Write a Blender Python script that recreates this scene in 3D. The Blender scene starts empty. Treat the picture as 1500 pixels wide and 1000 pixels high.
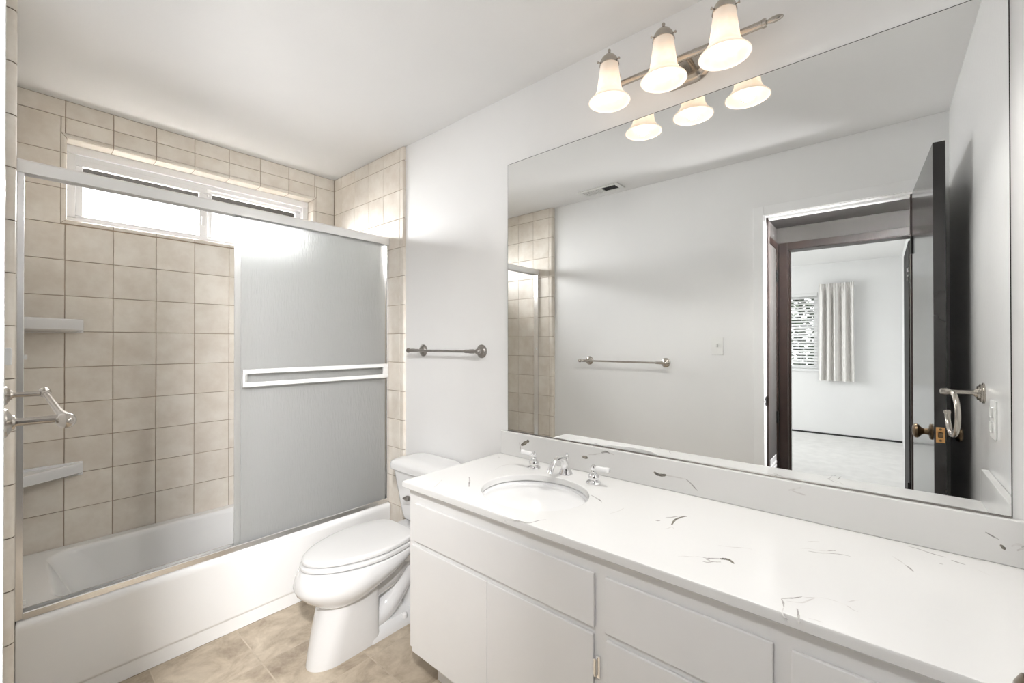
import bpy, bmesh, math, random
from mathutils import Vector, Matrix
random.seed(7)
scene = bpy.context.scene
COL = scene.collection
R = math.radians

# ------------------------------------------------------------------ dimensions (metres)
CAM = (0.012, 0.0, 1.305)
XW = 1.502          # plane of the mirror wall
XT = 1.4875         # face of the tiles on that wall
XL = 0.030          # face of the tiles on the left wall
YB = 2.885          # face of the tiles on the window wall
YN = -0.262         # short wall beside the door
ZC = 2.439          # ceiling
ZT = 0.366          # tub rim
P = 0.1665          # tile module
ROW0, COL0, YJ = 1.3607, 0.1853, 2.1137
MX = 1.4987         # mirror surface
HALL_X = -1.0       # hall side of the bedroom wall
BED_X = -4.6        # far wall of the bedroom

# ------------------------------------------------------------------ camera
cam_d = bpy.data.cameras.new('camera')
cam = bpy.data.objects.new('camera', cam_d)
COL.objects.link(cam)
cam_d.sensor_fit = 'HORIZONTAL'
cam_d.sensor_width = 36.0
cam_d.lens = 630.9 / 1500 * 36.0
cam_d.clip_start = 0.02
cam_d.shift_y = -(500.0 - 499.424) / 1500
yaw, pitch, roll = R(49.53), R(0.2731), R(-0.042)
fw = Vector((math.sin(yaw) * math.cos(pitch), math.cos(yaw) * math.cos(pitch), math.sin(pitch)))
rt = Vector((math.cos(yaw), -math.sin(yaw), 0))
up = rt.cross(fw)
rt2 = rt * math.cos(roll) + up * math.sin(roll)
up2 = up * math.cos(roll) - rt * math.sin(roll)
mw = Matrix((rt2, up2, -fw)).transposed().to_4x4()
mw.translation = CAM
cam.matrix_world = mw
scene.camera = cam

# ------------------------------------------------------------------ view, sky, daylight
vs = scene.view_settings
scene.display_settings.display_device = 'sRGB'
vs.view_transform = 'Standard'
vs.look = 'None'
vs.exposure = 1.48
vs.gamma = 1.0
vs.use_curve_mapping = False
world = bpy.data.worlds.new('sky')
scene.world = world
world.use_nodes = True
bg = world.node_tree.nodes['Background']
bg.inputs[0].default_value = (0.97, 0.99, 1.0, 1)
bg.inputs[1].default_value = 1.5

def area_light(name, loc, rot, sx, sy, power, color=(1, 1, 1), spread=180):
    l = bpy.data.lights.new(name, 'AREA')
    l.shape = 'RECTANGLE'
    l.size, l.size_y = sx, sy
    l.energy = power
    l.color = color
    l.spread = R(spread)
    o = bpy.data.objects.new(name, l)
    o.location = loc
    o.rotation_euler = rot
    COL.objects.link(o)
    return o

# daylight entering at the windows
area_light('daylight_bath_window', (0.77, 3.34, 2.00), (R(-55), 0, 0), 1.3, 0.46, 25, (0.98, 0.985, 1.0), 125)
area_light('added_bedroom_side_light', (-2.9, 3.35, 1.5), (R(-90), 0, 0), 1.6, 1.2, 25, (0.97, 0.99, 1.0))  # unseen side window, added to brighten the bedroom
# unseen fill light added in the hall, dressed as a tilted floor lamp
LOW_FILL = ((-0.30, -0.37, 1.22), (0.42, 1.0, 0.34))
area_light('added_low_fill_light', LOW_FILL[0], Vector(LOW_FILL[1]).to_track_quat('-Z', 'Y').to_euler(), 0.20, 0.20, 4.8, (0.99, 0.98, 0.99), 140)
# vanity bulbs (their light; the fixture is built below)
SHADES = [(1.357, 0.7055), (1.357, 0.5165), (1.357, 0.3380)]
for x, y in SHADES:
    l = bpy.data.lights.new('vanity_bulb_light', 'SPOT')
    l.energy = 3.8
    l.color = (1.0, 0.985, 0.955)
    l.shadow_soft_size = 0.018
    l.spot_size = R(152)
    l.spot_blend = 0.35
    o = bpy.data.objects.new('vanity_bulb_light', l)
    o.location = (x, y, 2.143)
    COL.objects.link(o)
# two unseen fill lights added in the hall, shining in through the doorway
HALL_FILLS = [((-0.235, 0.17, 2.188), (0.80, 0.34, -0.46), 3.6), ((-0.27, -0.36, 2.14), (0.30, 1.0, -0.48), 26)]
for loc, d, pw in HALL_FILLS:
    area_light('added_hall_fill_light', loc, Vector(d).to_track_quat('-Z', 'Y').to_euler(), 0.22, 0.10, pw, (0.99, 0.98, 0.99), 130)

# ------------------------------------------------------------------ materials
def nodes_of(name):
    m = bpy.data.materials.new(name)
    m.use_nodes = True
    nt = m.node_tree
    return m, nt, nt.nodes['Principled BSDF']

def mat(name, col, rough=0.5, metal=0.0, spec=0.5, coat=0.0, var=0.0, vscale=6.0, bump=0.0, bscale=200.0, col2=None):
    m, nt, b = nodes_of(name)
    b.inputs['Roughness'].default_value = rough
    b.inputs['Metallic'].default_value = metal
    b.inputs['Specular IOR Level'].default_value = spec
    b.inputs['Coat Weight'].default_value = coat
    b.inputs['Coat Roughness'].default_value = 0.08
    tc = nt.nodes.new('ShaderNodeTexCoord')
    c1 = tuple(col) + (1,)
    b.inputs['Base Color'].default_value = c1
    if var > 0 or col2:
        c2 = tuple(col2) + (1,) if col2 else tuple(min(1, c * (1 - var)) for c in col) + (1,)
        n = nt.nodes.new('ShaderNodeTexNoise')
        n.inputs['Scale'].default_value = vscale
        n.inputs['Detail'].default_value = 5
        nt.links.new(tc.outputs['Object'], n.inputs['Vector'])
        r = nt.nodes.new('ShaderNodeValToRGB')
        r.color_ramp.elements[0].position = 0.35
        r.color_ramp.elements[1].position = 0.65
        r.color_ramp.elements[0].color = c2
        r.color_ramp.elements[1].color = c1
        nt.links.new(n.outputs['Fac'], r.inputs['Fac'])
        nt.links.new(r.outputs['Color'], b.inputs['Base Color'])
    if bump > 0:
        n2 = nt.nodes.new('ShaderNodeTexNoise')
        n2.inputs['Scale'].default_value = bscale
        n2.inputs['Detail'].default_value = 3
        nt.links.new(tc.outputs['Object'], n2.inputs['Vector'])
        bp = nt.nodes.new('ShaderNodeBump')
        bp.inputs['Strength'].default_value = bump
        bp.inputs['Distance'].default_value = 0.002
        nt.links.new(n2.outputs['Fac'], bp.inputs['Height'])
        nt.links.new(bp.outputs['Normal'], b.inputs['Normal'])
    return m

PAINT = (0.87, 0.868, 0.86)
M = {}
M['wall'] = mat('wall_paint', PAINT, 0.38, spec=0.4, var=0.02, vscale=3, bump=0.10, bscale=90)
M['wall_gloss'] = mat('wall_semi_gloss_paint', PAINT, 0.22, spec=0.5, bump=0.10, bscale=70)
M['ceiling'] = mat('ceiling_paint', (0.84, 0.835, 0.825), 0.7, spec=0.2, var=0.02, vscale=3, bump=0.1, bscale=120)
M['trim'] = mat('white_trim_paint', (0.92, 0.92, 0.915), 0.3, var=0.02)
M['cabinet'] = mat('cabinet_paint', (0.84, 0.835, 0.825), 0.33, spec=0.4, var=0.025, vscale=5, bump=0.06, bscale=60)
M['gap'] = mat('shadowed_void', (0.05, 0.05, 0.05), 0.9)
M['tub'] = mat('tub_enamel', (0.90, 0.90, 0.89), 0.12, coat=0.4, var=0.01)
M['china'] = mat('vitreous_china', (0.80, 0.80, 0.795), 0.08, coat=0.5, var=0.01)
M['seat'] = mat('toilet_seat_plastic', (0.74, 0.737, 0.728), 0.25, var=0.01)
M['grout'] = mat('tan_grout', (0.47, 0.37, 0.275), 0.9, var=0.25, vscale=8)
M['chrome'] = mat('chrome', (0.86, 0.86, 0.87), 0.07, metal=1.0)
M['alu'] = mat('polished_aluminium', (0.90, 0.90, 0.90), 0.22, metal=1.0, var=0.04, vscale=12)
M['alu_white'] = mat('bright_aluminium', (0.90, 0.90, 0.89), 0.35, metal=0.35)
M['nickel'] = mat('brushed_nickel', (0.50, 0.465, 0.42), 0.25, metal=1.0, var=0.08, vscale=40)
M['dark_nickel'] = mat('aged_pewter', (0.34, 0.32, 0.30), 0.3, metal=1.0, var=0.1, vscale=30)
M['brass'] = mat('worn_brass', (0.80, 0.45, 0.18), 0.3, metal=1.0, var=0.2, vscale=60)
M['bronze'] = mat('aged_bronze', (0.20, 0.14, 0.085), 0.3, metal=1.0, var=0.3, vscale=60)
M['door'] = mat('dark_stained_door', (0.022, 0.020, 0.019), 0.22, coat=0.3, col2=(0.014, 0.012, 0.012), vscale=5)
M['door_matt'] = mat('dark_painted_door', (0.018, 0.016, 0.016), 0.6, spec=0.15)
M['dark_wood'] = mat('dark_stained_casing', (0.030, 0.016, 0.012), 0.4, col2=(0.018, 0.010, 0.008), vscale=7)
M['black_metal'] = mat('black_hinge_metal', (0.02, 0.02, 0.02), 0.4, metal=0.5)
M['hall'] = mat('dimmed_hall_paint', (0.10, 0.094, 0.088), 0.6, var=0.03)  # dimness put into the colour, so the added hall lights don't brighten it
M['hall_floor'] = mat('hall_floor', (0.45, 0.42, 0.38), 0.7, var=0.1)
M['carpet'] = mat('pale_carpet', (0.80, 0.79, 0.77), 0.95, spec=0.1, var=0.08, vscale=9, bump=0.5, bscale=500)
M['curtain'] = mat('ivory_curtain_cloth', (0.78, 0.76, 0.73), 0.9, spec=0.1, bump=0.2, bscale=400)
M['vinyl'] = mat('window_vinyl', (0.86, 0.86, 0.86), 0.35, var=0.01)
M['slat'] = mat('blind_slat', (0.85, 0.85, 0.84), 0.45, var=0.01)
M['leaf'] = mat('hedge_leaf', (0.05, 0.09, 0.04), 0.6, col2=(0.09, 0.15, 0.07), vscale=4)
M['plastic'] = mat('cover_plate_plastic', (0.85, 0.85, 0.83), 0.3, var=0.01)
M['plastic_shade'] = mat('socket_plastic', (0.74, 0.74, 0.72), 0.35, var=0.01)
M['vent'] = mat('vent_enamel', (0.78, 0.78, 0.76), 0.4, var=0.01)
M['porcelain'] = mat('white_porcelain', (0.88, 0.88, 0.88), 0.1, coat=0.5, var=0.01)
M['counter'] = mat('cultured_marble', (0.79, 0.785, 0.77), 0.18, coat=0.0, var=0.025, vscale=3)
M['vein_d'] = mat('vein_grey', (0.30, 0.29, 0.28), 0.12, col2=(0.55, 0.53, 0.51), vscale=60)
M['vein_k'] = mat('vein_dark', (0.13, 0.12, 0.105), 0.12, col2=(0.33, 0.30, 0.25), vscale=90)
M['vein_g'] = mat('vein_pale', (0.62, 0.60, 0.58), 0.12, col2=(0.76, 0.75, 0.73), vscale=50)
M['rubber'] = mat('dark_rubber', (0.03, 0.03, 0.03), 0.6)
M['soil'] = mat('dark_soil', (0.10, 0.09, 0.075), 0.9, var=0.3)  # albedo lowered to cut light bounced up at the window
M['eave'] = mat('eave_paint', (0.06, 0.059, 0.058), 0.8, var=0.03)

def tile_material():
    m, nt, b = nodes_of('glazed_beige_tile')
    N, L = nt.nodes, nt.links
    tc = N.new('ShaderNodeTexCoord')
    at = N.new('ShaderNodeAttribute'); at.attribute_name = 'tone'
    off = N.new('ShaderNodeVectorMath'); off.operation = 'SCALE'
    off.inputs['Scale'].default_value = 9.0
    L.new(at.outputs['Color'], off.inputs[0])
    add = N.new('ShaderNodeVectorMath'); add.operation = 'ADD'
    L.new(tc.outputs['Object'], add.inputs[0]); L.new(off.outputs[0], add.inputs[1])
    n = N.new('ShaderNodeTexNoise'); n.inputs['Scale'].default_value = 9; n.inputs['Detail'].default_value = 7
    n.inputs['Roughness'].default_value = 0.6
    L.new(add.outputs[0], n.inputs['Vector'])
    r = N.new('ShaderNodeValToRGB')
    e = r.color_ramp.elements
    e[0].position = 0.34; e[0].color = (0.75, 0.68, 0.59, 1)
    e[1].position = 0.64; e[1].color = (0.86, 0.81, 0.73, 1)
    L.new(n.outputs['Fac'], r.inputs['Fac'])
    hs = N.new('ShaderNodeHueSaturation')
    mr = N.new('ShaderNodeMapRange')
    mr.inputs['To Min'].default_value = 0.94; mr.inputs['To Max'].default_value = 1.06
    L.new(at.outputs['Fac'], mr.inputs['Value'])
    L.new(mr.outputs['Result'], hs.inputs['Value'])
    L.new(r.outputs['Color'], hs.inputs['Color'])
    L.new(hs.outputs['Color'], b.inputs['Base Color'])
    b.inputs['Roughness'].default_value = 0.36
    n2 = N.new('ShaderNodeTexNoise'); n2.inputs['Scale'].default_value = 14; n2.inputs['Detail'].default_value = 4
    L.new(add.outputs[0], n2.inputs['Vector'])
    bp = N.new('ShaderNodeBump'); bp.inputs['Strength'].default_value = 0.35; bp.inputs['Distance'].default_value = 0.002
    L.new(n2.outputs['Fac'], bp.inputs['Height']); L.new(bp.outputs['Normal'], b.inputs['Normal'])
    return m
M['tile'] = tile_material()

def floor_material():
    m, nt, b = nodes_of('stone_look_vinyl')
    N, L = nt.nodes, nt.links
    tc = N.new('ShaderNodeTexCoord')
    mp = N.new('ShaderNodeMapping'); mp.inputs['Rotation'].default_value = (0, 0, 0)
    mp.inputs['Location'].default_value = (-0.081, -0.09, 0)
    L.new(tc.outputs['Object'], mp.inputs['Vector'])
    br = N.new('ShaderNodeTexBrick')
    br.offset = 0.0
    br.inputs['Scale'].default_value = 1.0
    br.inputs['Brick Width'].default_value = 0.305; br.inputs['Row Height'].default_value = 0.305
    br.inputs['Mortar Size'].default_value = 0.003
    br.inputs['Mortar Smooth'].default_value = 0.4
    br.inputs['Color1'].default_value = (0.1, 0.1, 0.1, 1); br.inputs['Color2'].default_value = (0.9, 0.9, 0.9, 1)
    L.new(mp.outputs[0], br.inputs['Vector'])
    sc = N.new('ShaderNodeVectorMath'); sc.operation = 'SCALE'; sc.inputs['Scale'].default_value = 5
    L.new(br.outputs['Color'], sc.inputs[0])
    add = N.new('ShaderNodeVectorMath'); add.operation = 'ADD'
    L.new(tc.outputs['Object'], add.inputs[0]); L.new(sc.outputs[0], add.inputs[1])
    n = N.new('ShaderNodeTexNoise'); n.inputs['Scale'].default_value = 7.0; n.inputs['Detail'].default_value = 9
    n.inputs['Roughness'].default_value = 0.68; n.inputs['Distortion'].default_value = 0.35
    L.new(add.outputs[0], n.inputs['Vector'])
    r = N.new('ShaderNodeValToRGB')
    e = r.color_ramp.elements
    e[0].position = 0.32; e[0].color = (0.30, 0.235, 0.17, 1)
    e[1].position = 0.70; e[1].color = (0.66, 0.57, 0.45, 1)
    x = r.color_ramp.elements.new(0.5); x.color = (0.49, 0.41, 0.31, 1)
    L.new(n.outputs['Fac'], r.inputs['Fac'])
    mx = N.new('ShaderNodeMixRGB')
    mx.inputs['Color2'].default_value = (0.62, 0.55, 0.45, 1)
    ml = N.new('ShaderNodeMath'); ml.operation = 'MULTIPLY'; ml.inputs[1].default_value = 0.2
    L.new(br.outputs['Fac'], ml.inputs[0])
    L.new(ml.outputs[0], mx.inputs['Fac']); L.new(r.outputs['Color'], mx.inputs['Color1'])
    L.new(mx.outputs['Color'], b.inputs['Base Color'])
    b.inputs['Roughness'].default_value = 0.42
    bp = N.new('ShaderNodeBump'); bp.inputs['Strength'].default_value = 0.2; bp.inputs['Distance'].default_value = 0.002
    L.new(n.outputs['Fac'], bp.inputs['Height']); L.new(bp.outputs['Normal'], b.inputs['Normal'])
    return m
M['floor'] = floor_material()

def mirror_material():
    m, nt, b = nodes_of('silvered_mirror')
    b.inputs['Base Color'].default_value = (0.82, 0.83, 0.825, 1)
    b.inputs['Metallic'].default_value = 1.0
    b.inputs['Roughness'].default_value = 0.0
    return m
M['mirror'] = mirror_material()

def rain_glass_material():
    """obscure rippled shower glass: rough see-through body with a streaky surface"""
    m, nt, b = nodes_of('rippled_obscure_glass')
    N, L = nt.nodes, nt.links
    tc = N.new('ShaderNodeTexCoord')
    mp = N.new('ShaderNodeMapping'); mp.inputs['Scale'].default_value = (170, 170, 26)
    L.new(tc.outputs['Object'], mp.inputs['Vector'])
    n = N.new('ShaderNodeTexNoise'); n.inputs['Scale'].default_value = 1.0; n.inputs['Detail'].default_value = 3
    L.new(mp.outputs[0], n.inputs['Vector'])
    bp = N.new('ShaderNodeBump'); bp.inputs['Strength'].default_value = 0.8; bp.inputs['Distance'].default_value = 0.003
    L.new(n.outputs['Fac'], bp.inputs['Height'])
    b.inputs['Base Color'].default_value = (0.92, 0.93, 0.92, 1)
    b.inputs['Transmission Weight'].default_value = 1.0
    b.inputs['Roughness'].default_value = 0.34
    b.inputs['IOR'].default_value = 1.3
    L.new(bp.outputs['Normal'], b.inputs['Normal'])
    df = N.new('ShaderNodeBsdfDiffuse'); df.inputs['Color'].default_value = (0.60, 0.605, 0.595, 1)
    tl = N.new('ShaderNodeBsdfTranslucent'); tl.inputs['Color'].default_value = (0.80, 0.81, 0.80, 1)
    L.new(bp.outputs['Normal'], df.inputs['Normal'])
    m1 = N.new('ShaderNodeMixShader'); m1.inputs[0].default_value = 0.28
    L.new(df.outputs[0], m1.inputs[1]); L.new(tl.outputs[0], m1.inputs[2])
    m2 = N.new('ShaderNodeMixShader'); m2.inputs[0].default_value = 0.45
    L.new(b.outputs[0], m2.inputs[1]); L.new(m1.outputs[0], m2.inputs[2])
    L.new(m2.outputs[0], N['Material Output'].inputs[0])
    return m
M['rain_glass'] = rain_glass_material()

def clear_glass_material():
    m, nt, b = nodes_of('window_glass')
    N, L = nt.nodes, nt.links
    t = N.new('ShaderNodeBsdfTransparent'); g = N.new('ShaderNodeBsdfGlossy'); g.inputs['Roughness'].default_value = 0.02
    mx = N.new('ShaderNodeMixShader'); mx.inputs[0].default_value = 0.06
    L.new(t.outputs[0], mx.inputs[1]); L.new(g.outputs[0], mx.inputs[2])
    L.new(mx.outputs[0], N['Material Output'].inputs[0])
    return m
M['glass'] = clear_glass_material()

def shade_material():
    """alabaster glass of a lit lamp shade; brightest near the bulb"""
    m, nt, b = nodes_of('lit_alabaster_glass')
    N, L = nt.nodes, nt.links
    tc = N.new('ShaderNodeTexCoord')
    n = N.new('ShaderNodeTexNoise'); n.inputs['Scale'].default_value = 28; n.inputs['Detail'].default_value = 4
    n.inputs['Distortion'].default_value = 1.5
    L.new(tc.outputs['Object'], n.inputs['Vector'])
    r = N.new('ShaderNodeValToRGB')
    r.color_ramp.elements[0].position = 0.3; r.color_ramp.elements[0].color = (1.0, 0.66, 0.40, 1)
    r.color_ramp.elements[1].position = 0.68; r.color_ramp.elements[1].color = (1.0, 0.82, 0.62, 1)
    L.new(n.outputs['Fac'], r.inputs['Fac'])
    # the bulb hangs in the lower half of the shade and glows through it
    sx = N.new('ShaderNodeSeparateXYZ'); L.new(tc.outputs['Object'], sx.inputs[0])
    d = N.new('ShaderNodeMath'); d.operation = 'SUBTRACT'; d.inputs[1].default_value = -0.048
    L.new(sx.outputs['Z'], d.inputs[0])
    ab = N.new('ShaderNodeMath'); ab.operation = 'ABSOLUTE'; L.new(d.outputs[0], ab.inputs[0])
    mr = N.new('ShaderNodeMapRange'); mr.interpolation_type = 'SMOOTHSTEP'
    mr.inputs['From Min'].default_value = 0.0; mr.inputs['From Max'].default_value = 0.075
    mr.inputs['To Min'].default_value = 0.36; mr.inputs['To Max'].default_value = 0.11
    L.new(ab.outputs[0], mr.inputs['Value'])
    b.inputs['Base Color'].default_value = (0.80, 0.73, 0.67, 1)
    b.inputs['Roughness'].default_value = 0.3
    L.new(r.outputs['Color'], b.inputs['Emission Color'])
    L.new(mr.outputs['Result'], b.inputs['Emission Strength'])
    return m
M['shade'] = shade_material()

def bulb_material():
    m, nt, b = nodes_of('lit_bulb')
    b.inputs['Emission Color'].default_value = (1.0, 0.95, 0.86, 1)
    b.inputs['Emission Strength'].default_value = 1.2
    return m
M['bulb'] = bulb_material()

# ------------------------------------------------------------------ mesh helpers
def shade_mesh(me, angle):
    for p in me.polygons:
        p.use_smooth = True
    me.set_sharp_from_angle(angle=R(angle))

BASE = {}
def obj(name, bm, m, parent=None, loc=None, angle=35):
    """link a bmesh given in world coordinates as one object (under parent, or with its origin at loc)"""
    off = Vector((0, 0, 0))
    if parent is not None:
        off = BASE[parent.name]
    elif loc is not None:
        off = Vector(loc)
    bmesh.ops.translate(bm, verts=bm.verts, vec=-off)
    bmesh.ops.recalc_face_normals(bm, faces=bm.faces)
    me = bpy.data.meshes.new(name)
    bm.to_mesh(me)
    bm.free()
    shade_mesh(me, angle)
    for mm in (m if isinstance(m, (list, tuple)) else [m]):
        me.materials.append(mm)
    o = bpy.data.objects.new(name, me)
    COL.objects.link(o)
    wn = o.modifiers.new('weighted_normals', 'WEIGHTED_NORMAL')
    wn.keep_sharp = True
    wn.weight = 80
    if parent is not None:
        o.parent = parent
    else:
        o.location = off
    BASE[o.name] = off
    return o

def thing(name, label, cat, loc, group=None):
    o = bpy.data.objects.new(name, None)
    o.empty_display_size = 0.05
    COL.objects.link(o)
    o.location = loc
    BASE[o.name] = Vector(loc)
    o['label'] = label
    o['category'] = cat
    if group:
        o['group'] = group
    return o

def struct(o, label=None, cat=None):
    o['kind'] = 'structure'
    if label:
        o['label'] = label
    if cat:
        o['category'] = cat
    return o

def tag(o, label, cat, group=None):
    o['label'] = label
    o['category'] = cat
    if group:
        o['group'] = group
    return o

def copy_thing(root, loc, label):
    c = root.copy(); COL.objects.link(c); c.location = loc; c['label'] = label
    for ch in root.children:
        d = ch.copy(); COL.objects.link(d); d.parent = c
        for g in ch.children:
            e = g.copy(); COL.objects.link(e); e.parent = d
    return c

def add_box(bm, lo, hi, bevel=0.0, seg=2, mi=0):
    x0, y0, z0 = lo; x1, y1, z1 = hi
    vs_ = [bm.verts.new(c) for c in ((x0, y0, z0), (x1, y0, z0), (x1, y1, z0), (x0, y1, z0), (x0, y0, z1), (x1, y0, z1), (x1, y1, z1), (x0, y1, z1))]
    fs = [bm.faces.new([vs_[i] for i in f]) for f in ((0, 3, 2, 1), (4, 5, 6, 7), (0, 1, 5, 4), (1, 2, 6, 5), (2, 3, 7, 6), (3, 0, 4, 7))]
    for f in fs:
        f.material_index = mi
    if bevel > 0:
        es = list({e for f in fs for e in f.edges})
        bmesh.ops.bevel(bm, geom=es, offset=bevel, segments=seg, profile=0.5, affect='EDGES', material=-1)

def box(lo, hi, bevel=0.0, seg=2):
    bm = bmesh.new()
    add_box(bm, lo, hi, bevel, seg)
    return bm

def add_loft(bm, rings, cap=(True, True), closed=True, mi=0):
    vr = [[bm.verts.new(p) for p in r] for r in rings]
    n = len(vr[0])
    for a, b in zip(vr[:-1], vr[1:]):
        for i in range(n if closed else n - 1):
            j = (i + 1) % n
            f = bm.faces.new((a[i], a[j], b[j], b[i])); f.material_index = mi
    if cap[0]:
        f = bm.faces.new(vr[0][::-1]); f.material_index = mi
    if cap[1]:
        f = bm.faces.new(vr[-1]); f.material_index = mi
    return vr

def frame_for(d):
    d = Vector(d).normalized()
    a = Vector((0, 0, 1)) if abs(d.z) < 0.9 else Vector((1, 0, 0))
    u = d.cross(a).normalized()
    return u, d.cross(u).normalized()

def add_lathe(bm, o, axis, prof, seg=28, mi=0):
    """prof: (distance along axis, radius)"""
    o = Vector(o); d = Vector(axis).normalized(); u, w = frame_for(d)
    rings = []
    for t, r in prof:
        r = max(r, 1e-4)
        rings.append([o + d * t + (u * math.cos(2 * math.pi * k / seg) + w * math.sin(2 * math.pi * k / seg)) * r for k in range(seg)])
    add_loft(bm, rings, mi=mi)

def lathe(o, axis, prof, seg=28):
    bm = bmesh.new()
    add_lathe(bm, o, axis, prof, seg)
    return bm

def add_tube(bm, pts, rad, seg=14, mi=0, cap=True):
    pts = [Vector(p) for p in pts]
    n = len(pts)
    rads = rad if isinstance(rad, (list, tuple)) else [rad] * n
    rings = []
    u = None
    for i, p in enumerate(pts):
        d = (pts[min(i + 1, n - 1)] - pts[max(i - 1, 0)]).normalized()
        if u is None:
            u, w = frame_for(d)
        else:
            u = (u - d * u.dot(d)).normalized()
            w = d.cross(u)
        rings.append([p + (u * math.cos(2 * math.pi * k / seg) + w * math.sin(2 * math.pi * k / seg)) * rads[i] for k in range(seg)])
    add_loft(bm, rings, (cap, cap), mi=mi)

def tube(pts, rad, seg=14):
    bm = bmesh.new()
    add_tube(bm, pts, rad, seg)
    return bm

def smooth_path(pts, n=8):
    """Catmull-Rom through pts"""
    pts = [Vector(p) for p in pts]
    out = []
    for i in range(len(pts) - 1):
        p0, p1, p2, p3 = pts[max(i - 1, 0)], pts[i], pts[i + 1], pts[min(i + 2, len(pts) - 1)]
        for k in range(n):
            t = k / n
            out.append(0.5 * ((2 * p1) + (-p0 + p2) * t + (2 * p0 - 5 * p1 + 4 * p2 - p3) * t * t + (-p0 + 3 * p1 - 3 * p2 + p3) * t ** 3))
    out.append(pts[-1])
    return out

def rrect(x0, x1, y0, y1, r, z, n=6):
    """rounded rectangle ring at height z"""
    out = []
    for cx, cy, a0 in ((x1 - r, y1 - r, 0), (x0 + r, y1 - r, 90), (x0 + r, y0 + r, 180), (x1 - r, y0 + r, 270)):
        for k in range(n + 1):
            a = R(a0 + 90 * k / n)
            out.append((cx + r * math.cos(a), cy + r * math.sin(a), z))
    return out

# ------------------------------------------------------------------ room shell
def boxes(name, lst, m, parent=None, bevel=0.0):
    bm = bmesh.new()
    for lo, hi in lst:
        add_box(bm, lo, hi, bevel)
    return obj(name, bm, m, parent)

DY0, DY1, DZ = -0.133, 0.528, 2.074         # doorway opening in the left wall
struct(boxes('wall_left', [((-0.12, YN - 0.12, 0), (0, DY0 - 0.018, ZC + 0.1)),
                           ((-0.12, DY0 - 0.018, DZ + 0.018), (0, DY1 + 0.018, ZC + 0.1)),
                           ((-0.12, DY1 + 0.018, 0), (0, YB + 0.2, ZC + 0.1))], M['wall']))
struct(boxes('wall_right', [((XW, YN - 0.12, 0), (XW + 0.12, YB + 0.2, ZC + 0.1))], M['wall']))
struct(boxes('wall_front', [((0, YN - 0.12, 0), (XW, YN, ZC + 0.1))], M['wall_gloss']))
WX0, WX1, WZ0, WZ1 = 0.191, 1.343, 1.885, 2.265      # window opening
WD = 0.085
yb0, yb1 = YB + 0.0032, YB + 0.2
struct(boxes('wall_back', [((0, yb0, 0), (WX0 - 0.004, yb1, ZC + 0.1)), ((WX1 + 0.004, yb0, 0), (XW, yb1, ZC + 0.1)),
                           ((WX0 - 0.004, yb0, 0), (WX1 + 0.004, yb1, WZ0 - 0.004)),
                           ((WX0 - 0.004, yb0, WZ1 + 0.004), (WX1 + 0.004, yb1, ZC + 0.1))], M['grout']))
struct(boxes('ceiling', [((0, YN, ZC), (XW, YB + 0.0032, ZC + 0.1))], M['ceiling']))
struct(boxes('floor', [((-0.12, YN - 0.12, -0.1), (XW + 0.12, YB + 0.2, 0))], M['floor']))

# ------------------------------------------------------------------ tile surround
GAP = 0.003
def tile_face(bm, lay, to3d, a0, a1, b0, b1, tone, d=0.0045, ch=0.0012, ga=GAP):
    """one tile: a rectangle in wall coordinates, with a small chamfer; to3d(a, b, depth below the face)"""
    a0 += ga / 2; a1 -= ga / 2; b0 += GAP / 2; b1 -= GAP / 2
    if a1 - a0 < 0.004 or b1 - b0 < 0.004:
        return
    t = random.uniform(-0.00025, 0.00025); u = random.uniform(-0.00025, 0.00025)
    f0 = [(a0 + ch, b0 + ch, t), (a1 - ch, b0 + ch, u), (a1 - ch, b1 - ch, -t), (a0 + ch, b1 - ch, -u)]
    f1 = [(a0, b0, ch), (a1, b0, ch), (a1, b1, ch), (a0, b1, ch)]
    f2 = [(a, b, d) for a, b, _ in f1]
    rings = [[bm.verts.new(to3d(*p)) for p in r] for r in (f0, f1, f2)]
    fs = [bm.faces.new(rings[0])]
    for r, s in zip(rings[:-1], rings[1:]):
        for i in range(4):
            fs.append(bm.faces.new((r[i], r[(i + 1) % 4], s[(i + 1) % 4], s[i])))
    fs.append(bm.faces.new(rings[2][::-1]))
    for f in fs:
        for lp in f.loops:
            lp[lay] = (tone[0], tone[1], tone[2], 1)

def rtone():
    return (random.random(), random.random(), random.random())

def cuts(lo, hi, base, step):
    k = math.ceil((lo - base) / step + 1e-6)
    out = [lo]
    while base + k * step < hi - 1e-6:
        if base + k * step > out[-1] + 1e-6:
            out.append(base + k * step)
        k += 1
    return out + [hi]

def tile_obj(name, build, parent):
    bm = bmesh.new()
    lay = bm.loops.layers.color.new('tone')
    build(bm, lay)
    return obj(name, bm, M['tile'], parent, angle=20)

def tiles_with_hole(bm, lay, to3d, A, B, hole=None, ga=GAP):
    for a0, a1 in zip(A[:-1], A[1:]):
        for b0, b1 in zip(B[:-1], B[1:]):
            t = rtone()
            if hole and a0 < hole[1] and a1 > hole[0] and b0 < hole[3] and b1 > hole[2]:
                h0, h1, k0, k1 = hole
                if a0 < h0: tile_face(bm, lay, to3d, a0, h0, b0, b1, t)
                if a1 > h1: tile_face(bm, lay, to3d, h1, a1, b0, b1, t)
                c0, c1 = max(a0, h0), min(a1, h1)
                if b0 < k0: tile_face(bm, lay, to3d, c0, c1, b0, k0, t)
                if b1 > k1: tile_face(bm, lay, to3d, c0, c1, k1, b1, t)
            else:
                tile_face(bm, lay, to3d, a0, a1, b0, b1, t, ga=ga)

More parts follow.
